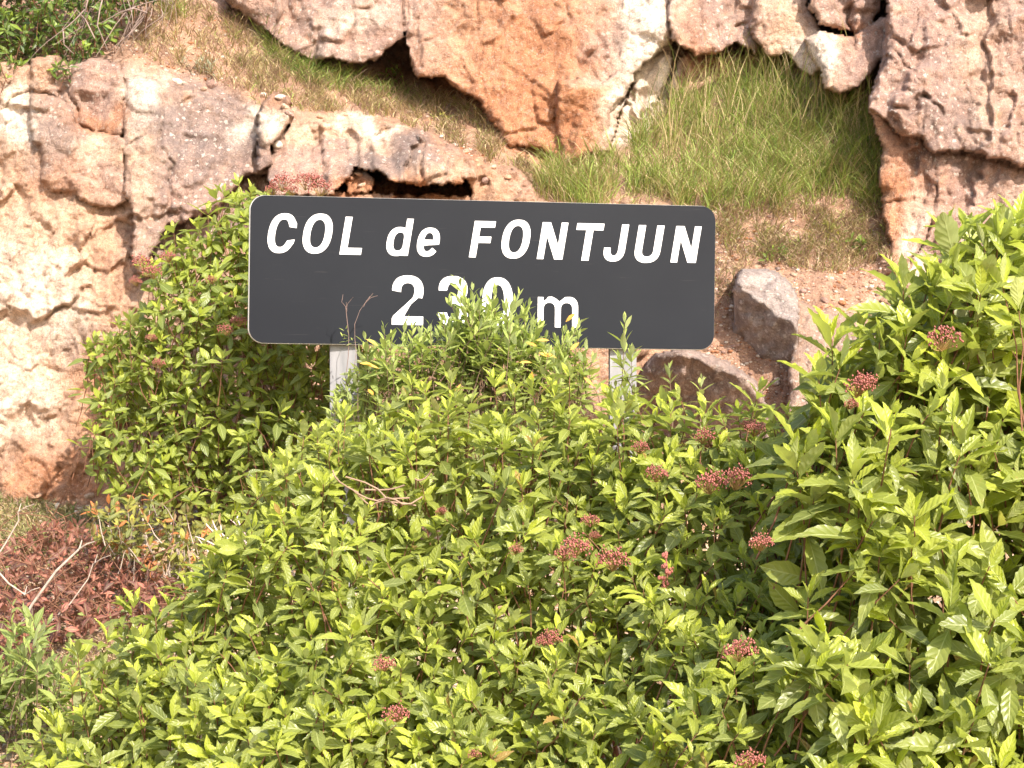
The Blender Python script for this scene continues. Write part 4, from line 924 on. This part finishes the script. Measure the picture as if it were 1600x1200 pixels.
# tangle of bare twigs hanging at the top left
r_ = empty('bare_twigs', P(190, -30, 8.4)); tag(r_, 'grey tangle of bare arching twigs beside the dark shrub at top left', 'twigs'); st = []
for k in range(58):
    a0 = rng.uniform(130, 270); b0 = rng.uniform(-60, 20); a1 = a0+rng.normal(-30, 45); b1 = b0+rng.uniform(30, 115)
    if b1 > 125-(a1-100)*.5: b1 = 125-(a1-100)*.5
    Y = float(cliffY(a1, max(b1, 0))[0])-rng.uniform(.03, .35); st.append((curve_pts(P(a0,b0,Y+.05), P(a1,b1,Y), 8, .13, -.12), list(np.linspace(.0032, .0010, 8))))
for a, b, c_, d_, e_, f_ in [(148,60,120,15,98,45),(98,45,100,70,115,84),(212,10,180,40,150,88),(160,0,152,40,168,78),(230,20,190,18,150,40),(140,-10,130,40,85,70)]:
    st.append(([P(a,b,8.2),P((a+c_)/2,(b+d_)/2-6,8.18),P(c_,d_,8.17),P(e_,f_,8.17)], [.004,.004,.003,.0015]))
tubes('twig', st, plain('grey_brown_twig', (.27,.20,.17), .9), r_, 4)

# ------------------------------------------------------------------ turn the foliage into objects
def finish_foliage(cap=300):
    G = 7; gw, gh = 1700//G+2, 1300//G+2; zb = np.full((gw, gh), 99.)
    data = []
    for fo in Foliage.all:
        p = np.array(fo.p); m = np.array(fo.m); c = p+m[:, :, 1]*.5; ln = np.linalg.norm(m[:, :, 1], axis=1)
        px = 800+c[:, 0]/c[:, 1]*FOC; py = HOR-(c[:, 2]-CAMZ)/c[:, 1]*FOC
        v = c-np.array([0, 0, CAMZ]); v /= np.linalg.norm(v, axis=1)[:, None]; nn = m[:, :, 2]/ln[:, None]
        dd = m[:, :, 1]/ln[:, None]; fore = np.sqrt(np.maximum(0, 1-(dd*v).sum(1)**2))
        area = (ln/c[:, 1]*FOC)**2*.3*np.abs((nn*v).sum(1)); lpx = ln/c[:, 1]*FOC*fore
        data.append((px, py, c[:, 1], area, lpx))
        for t in (.25, .5, .75):
            q = p+m[:, :, 1]*t; a = ((800+q[:, 0]/q[:, 1]*FOC)/G).astype(int); b = ((HOR-(q[:, 2]-CAMZ)/q[:, 1]*FOC)/G).astype(int)
            k = (a >= 0) & (a < gw) & (b >= 0) & (b < gh) & (area > 40)
            np.minimum.at(zb, (a[k], b[k]), q[k, 1])
    for fo, (px, py, Yc, area, lpx) in zip(Foliage.all, data):
        a = np.clip((px/G).astype(int), 0, gw-1); b = np.clip((py/G).astype(int), 0, gh-1)
        vis = (px > 0) & (px < 1600) & (py > 0) & (py < 1200) & (Yc < zb[a, b]+.015) & (lpx >= 10) & (~np.array(fo.fill))
        score = np.where(vis, area, -1); order = np.argsort(-score)[:cap]; order = order[score[order] > 0]
        single = np.zeros(len(px), bool); single[order] = True
        tone = np.array(fo.tone); P_ = np.array(fo.p); Mm = np.array(fo.m); fill = np.array(fo.fill)
        # single leaves, sharing a few meshes
        cache = {}
        rootloc = fo.root.location
        for i in order:
            s_ = int(i) % len(fo.shapes); tq = -1.0 if tone[i] < 0 else round(float(tone[i])*6)/6
            if (s_, tq) not in cache:
                V, F, U = fo.shapes[s_]; me = np_mesh('leaf', V, F, True); set_uv(me, U); set_attr(me, 'tone', np.full(len(V), tq)); me.materials.append(fo.mat); cache[(s_, tq)] = me
            o = bpy.data.objects.new('leaf', cache[(s_, tq)]); COL.objects.link(o); o.parent = fo.root
            m3 = Mm[i]; l = P_[i]-np.array(rootloc)
            o.matrix_local = Matrix(((*m3[0], l[0]), (*m3[1], l[1]), (*m3[2], l[2]), (0, 0, 0, 1)))
        # the rest
        Vs, Fs, Us, Ts = [], [], [], []; n0 = 0
        for s_, shp in [(k, sh) for k, sh in enumerate(fo.shapes)]+[(-1, fo.coarse)]:
            offs = (px < -30) | (px > 1630) | (py < -30) | (py > 1230)
            if s_ >= 0: sel = (~single) & (~fill) & (~offs) & (np.arange(len(px)) % len(fo.shapes) == s_)
            else: sel = (~single) & (fill | offs)
            if not sel.any(): continue
            V, F, U = shp; W_ = np.einsum('nij,vj->nvi', Mm[sel], V)+P_[sel][:, None, :]-np.array(rootloc)
            k = W_.shape[0]; nv = len(V)
            Vs.append(W_.reshape(-1, 3)); Fs.append((F[None]+(n0+np.arange(k)*nv)[:, None, None]).reshape(-1, 4)); n0 += k*nv
            Us.append(np.tile(U, (k, 1))); Ts.append(np.repeat(tone[sel], nv))
        if Vs:
            me = np_mesh('foliage', np.concatenate(Vs), np.concatenate(Fs), True); set_uv(me, np.concatenate(Us)); set_attr(me, 'tone', np.concatenate(Ts)); me.materials.append(fo.mat)
            o = link_mesh('foliage', me, None, fo.root); o['kind'] = 'stuff'
        print('foliage', fo.root.name, 'single', len(order), 'rest', int((~single).sum()), 'visible', int(vis.sum()))
for fo in (foR, foC, foL):
    for k in range(len(fo.tone)):
        if not fo.fill[k] and rng.random() < .014 and np.linalg.norm(fo.m[k][:, 1]) < .072: fo.tone[k] = -1.0
finish_foliage()

# ------------------------------------------------------------------ grass
def grass_material():
    m, t, b = mat('grass_blade'); c = N(t, 'ShaderNodeAttribute', attribute_name='Col').outputs['Color']
    t.links.new(c, b.inputs['Base Color']); b.inputs['Roughness'].default_value = .55; b.inputs['Specular IOR Level'].default_value = .3
    tr = N(t, 'ShaderNodeBsdfTranslucent'); t.links.new(c, tr.inputs[0]); ms = N(t, 'ShaderNodeMixShader'); ms.inputs[0].default_value = .3
    t.links.new(b.outputs[0], ms.inputs[1]); t.links.new(tr.outputs[0], ms.inputs[2]); t.links.new(ms.outputs[0], t.nodes['Material Output'].inputs[0]); return m
M_grass = grass_material()
GREEN=(.30,.39,.085); OLIVE=(.34,.31,.12); STRAW=(.60,.47,.27); BROWN=(.38,.26,.18); DGREEN=(.16,.23,.06)
def grass(name, label, pts, h, wdt, cols, wts, lean=.35, droop=.5, root=None, outv=(0, -.4, 0)):
    n = len(pts); H = h*rng.lognormal(0, .32, n); Wd = wdt*rng.uniform(.7, 1.3, n)
    d = np.stack([rng.normal(0, lean, n), rng.normal(0, lean, n), np.ones(n)], -1)+np.array(outv); d /= np.linalg.norm(d, axis=1)[:, None]
    az = rng.uniform(0, 2*np.pi, n); dr = np.stack([np.cos(az), np.sin(az)*.7-.25, np.zeros(n)], -1)*droop
    wdir = np.stack([np.cos(az+1.57), np.sin(az+1.57)*.5, np.zeros(n)], -1); wdir[:, 0] += .4*np.sign(wdir[:, 0])
    V = []
    for t, ww in ((0, 1), (.4, .9), (.75, .6), (1, .06)):
        c = pts+d*(H*t)[:, None]+dr*(H*t**2.2)[:, None]-np.array([0, 0, 1])*(H*droop*.45*t**2.5)[:, None]
        V += [c-wdir*(Wd*ww/2)[:, None], c+wdir*(Wd*ww/2)[:, None]]
    V = np.stack(V, 1).reshape(-1, 3); base = (np.arange(n)*8)[:, None]
    F = np.concatenate([base+np.array([[0,1,3,2]]), base+np.array([[2,3,5,4]]), base+np.array([[4,5,7,6]])])
    me = np_mesh(name, V, F, True); ci = rng.choice(len(cols), n, p=np.array(wts)/sum(wts)); C_ = np.array(cols)[ci]*rng.uniform(.7, 1.35, (n, 1))
    set_attr(me, 'Col', np.repeat(C_, 8, 0)); o = link_mesh(name, me, M_grass); tag(o, label, 'grass', kind='stuff'); return o
def on_cliff(poly, n, clump=30, seed=0, thr=-.2, sink=.01, tuss=0):
    p = rand_in(poly, n*2)
    if tuss:
        c = rand_in(poly, tuss); p = c[rng.integers(0, len(c), n*2)]+rng.normal(0, 8.5, (n*2, 2))
    q = noise(p[:, 0]/clump, p[:, 1]/clump, seed)+.6*noise(p[:, 0]/clump*2.7, p[:, 1]/clump*2.7, seed+3); p = p[q+rng.normal(0, .2, len(q)) > thr][:n]
    Y, idn, sw, _ = cliff_depth(p[:, 0], p[:, 1]); k = (idn == 0); p = p[k]; Y = Y[k]
    return np.stack(P(p[:, 0], p[:, 1], Y+sink), -1)
G1 = [(835,262),(880,268),(960,258),(1010,215),(1060,165),(1120,140),(1190,120),(1250,150),(1370,185),(1380,330),(1310,330),(1250,320),(1180,330),(1120,330),(1000,330),(850,320)]
grass('grass', 'tall fresh green grass filling the pocket between the rock slabs', on_cliff(G1, 10500, 60, 1, -.3, tuss=240), .18, .0031, [GREEN, DGREEN, OLIVE, STRAW], [5, .8, 3., 1.8], .26, .6)
grass('grass', 'short dead thatch between the green tufts of the pocket', on_cliff(G1, 3500, 30, 3, -.2), .07, .0034, [OLIVE, BROWN, STRAW, GREEN], [2, 2.5, 2, 1], .5, .8)
grass('grass', 'seeding straw-tipped grass stalks above the green pocket', on_cliff([(1010,215),(1060,165),(1120,135),(1230,140),(1370,190),(1380,260),(1200,230),(1040,270)], 800, 45, 2, -.6), .27, .0032, [STRAW, OLIVE, GREEN], [3, 2, 2], .15, .3)
G2 = [(330,10),(360,20),(400,55),(440,85),(490,112),(560,125),(600,130),(700,150),(745,175),(775,215),(800,245),(835,262),(860,320),(800,312),(750,250),(700,222),(620,192),(560,180),(490,176),(440,178),(400,165),(372,120),(350,80),(320,40)]
grass('grass', 'fine dry brownish grass matting the ledge under the upper slabs', on_cliff(G2, 9500, 30, 5, -.05), .075, .0032, [BROWN, OLIVE, STRAW, GREEN], [4, 2.4, 2.4, .5], .4, .8)
grass('grass', 'strip of greener grass right under the upper slab edge', on_cliff([(400,45),(445,80),(495,108),(560,120),(590,138),(640,145),(640,155),(560,150),(480,138),(420,95)], 1600, 38, 6, -.5), .09, .004, [GREEN, DGREEN, OLIVE], [3, 2, 2], .35, .7)
grass('grass', 'dead brown grass and litter on the dry slope right of the sign', on_cliff([(1115,325),(1250,320),(1380,330),(1395,420),(1300,430),(1180,412),(1120,400)], 5200, 34, 8, -.15), .085, .0034, [BROWN, STRAW, OLIVE, GREEN], [4, 2.2, 2, .8], .5, .9)
grass('grass', 'sparse straw on the orange earth of the upper left slope', on_cliff([(190,60),(240,10),(330,10),(350,80),(400,160),(330,125),(240,100)], 1500, 26, 10, -.05), .07, .0034, [STRAW, BROWN, OLIVE], [3, 3, 1.5], .5, .8)
grass('grass', 'pale yellow tuft of grass at the top of the left slope', on_cliff([(250,8),(285,8),(290,32),(255,34)], 260, 60, 11, -2), .15, .004, [STRAW, GREEN, OLIVE], [3, 1.5, 2], .45, .7)
grass('grass', 'thin grass along the foot of the right rock face', on_cliff([(1300,175),(1370,180),(1385,330),(1340,330)], 1100, 30, 13, -.5), .14, .004, [GREEN, OLIVE, STRAW], [3, 3, 1.5], .3, .7)
grass('grass', 'wisps of dry grass at the foot of the slope beneath the sign', on_cliff([(1110,395),(1180,412),(1160,440),(1110,520)], 380, 30, 14, -.3), .07, .0034, [BROWN, STRAW, OLIVE], [4, 2, 2], .5, .9)
def on_bank(poly, n):
    p = rand_in(poly, n); Y = bankY(p[:, 1]); x = (p[:, 0]-800)/FOC*Y; return np.stack([x, Y, ground_z(x, Y)-.005], -1)
grass('grass', 'short olive grass on the bank at the foot of the left cliff', on_bank([(-80,735),(0,738),(60,760),(120,780),(200,790),(230,830),(180,870),(100,850),(0,870),(-80,880)], 9000), .045, .0036, [OLIVE, DGREEN, BROWN, STRAW], [4, 2.2, 2.4, 1], .45, .8)
grass('grass', 'rough dry grass between the cut leaves and the weeds', on_bank([(-80,980),(140,980),(300,960),(300,1100),(100,1150),(-80,1120)], 3500), .06, .004, [BROWN, STRAW, OLIVE], [4, 2, 2], .5, .8)
tp = rand_in([(395,1090),(470,1050),(540,1090),(560,1240),(380,1240)], 420); tY = 3.74+rng.uniform(-.06, .10, len(tp))
grass('grass', 'thin green grass blades poking through the foreground shrub at lower left', np.stack(P(tp[:, 0], tp[:, 1]+30, tY), -1), .10, .0028, [GREEN, OLIVE], [3, 1], .3, .6)

# ------------------------------------------------------------------ loose stones
def stones():
    protos = [stone_mesh('stone', 1, 40+k, 2, (1, .8, .7), .5) for k in range(6)]
    tints = [C_CREAM, C_PINK, C_WHITE, C_TAN, C_GREY, C_ORANGE]
    for k, me in enumerate(protos): stone_col(me, tints[k], .15)
    spots = [(278,128,11,2),(330,134,12,1),(318,140,7,0),(412,150,9,2),(438,152,10,2),(446,168,9,0),(434,226,12,2),(452,178,8,1),(300,84,5,0),(560,272,9,3),(548,280,8,5),(566,290,9,0),(600,290,8,3),(660,208,7,1),(690,214,8,2),(712,226,7,2),(728,238,8,0),(744,252,8,3),(770,262,10,0),(792,276,9,3),(760,282,11,1),(812,300,8,0),
      (1165,432,8,2),(1185,428,7,2),(1130,452,7,0),(1150,410,6,3),(1255,455,8,1),(1290,470,9,1),(1320,450,7,3),(1270,500,8,0),(1340,480,9,1),(1300,520,8,0),(1360,450,8,2),(1240,430,7,0),(1215,420,6,4),(90,790,7,2),(140,775,9,0),(60,775,6,3),(150,765,10,5),(120,800,6,2),(500,184,7,3),(540,180,6,0),(1060,655,8,1),(1385,470,10,3),(1225,160,8,0),(1260,170,9,0),(1240,180,7,0)]
    for a, b, r_, k in spots:
        Y = float(cliffY(a, b)[0]) if b < 745 else float(bankY(b)); o = bpy.data.objects.new('stone', protos[k]); COL.objects.link(o); o.parent = CLIFF
        o.location = P(a, b, Y); s_ = r_/FOC*Y; o.scale = (s_*rng.uniform(.9, 1.3), s_, s_*rng.uniform(.6, .9)); o.rotation_euler = tuple(rng.uniform(-.6, .6, 3)+np.array([0, 0, rng.uniform(0, 6)]))
    # gravel too fine to count
    Vp = []; 
    me0 = stone_mesh('g', 1, 77, 1, (1, .9, .7), .4); v0 = np.array([v.co[:] for v in me0.vertices]); f0 = np.array([list(p.vertices) for p in me0.polygons])
    pts = np.concatenate([on_cliff([(190,60),(240,20),(350,30),(420,150),(330,130),(220,105)], 500, 25, 30, -.2, 0), on_cliff([(1110,330),(1390,340),(1400,440),(1400,700),(1100,700)], 4200, 30, 31, -.4, 0), on_cliff([(600,150),(700,160),(830,310),(740,250)], 420, 25, 32, -.2, 0), on_cliff([(1190,120),(1290,150),(1280,190),(1180,190)], 160, 20, 35, -.3, 0), on_bank([(-80,750),(0,740),(160,785),(140,850),(-80,880)], 260), on_bank([(-80,1090),(170,1050),(200,1200),(-80,1290)], 900)])
    n = len(pts); s_ = .0055*rng.lognormal(0, .5, n); ang = rng.uniform(0, 6.28, n); ca, sa = np.cos(ang), np.sin(ang)
    W_ = v0[None]*s_[:, None, None]; X = W_[..., 0]*ca[:, None]-W_[..., 1]*sa[:, None]; Yy = W_[..., 0]*sa[:, None]+W_[..., 1]*ca[:, None]
    V = np.stack([X, Yy, W_[..., 2]], -1)+pts[:, None, :]; F = f0[None]+(np.arange(n)*len(v0))[:, None, None]
    me = np_mesh('gravel', V.reshape(-1, 3), F.reshape(-1, 3), False)
    cc = np.array([C_TAN, C_PINK, C_CREAM, C_WHITE, C_ORANGE])[rng.choice(5, n)]; set_attr(me, 'Col', np.repeat(cc, len(v0), 0)); set_attr(me, 'lich', np.zeros(n*len(v0))); me.materials.append(M_rock)
    tag(link_mesh('gravel', me), 'loose crumbs of pale stone lying on the ledges and the bank', 'gravel', kind='stuff')
stones()
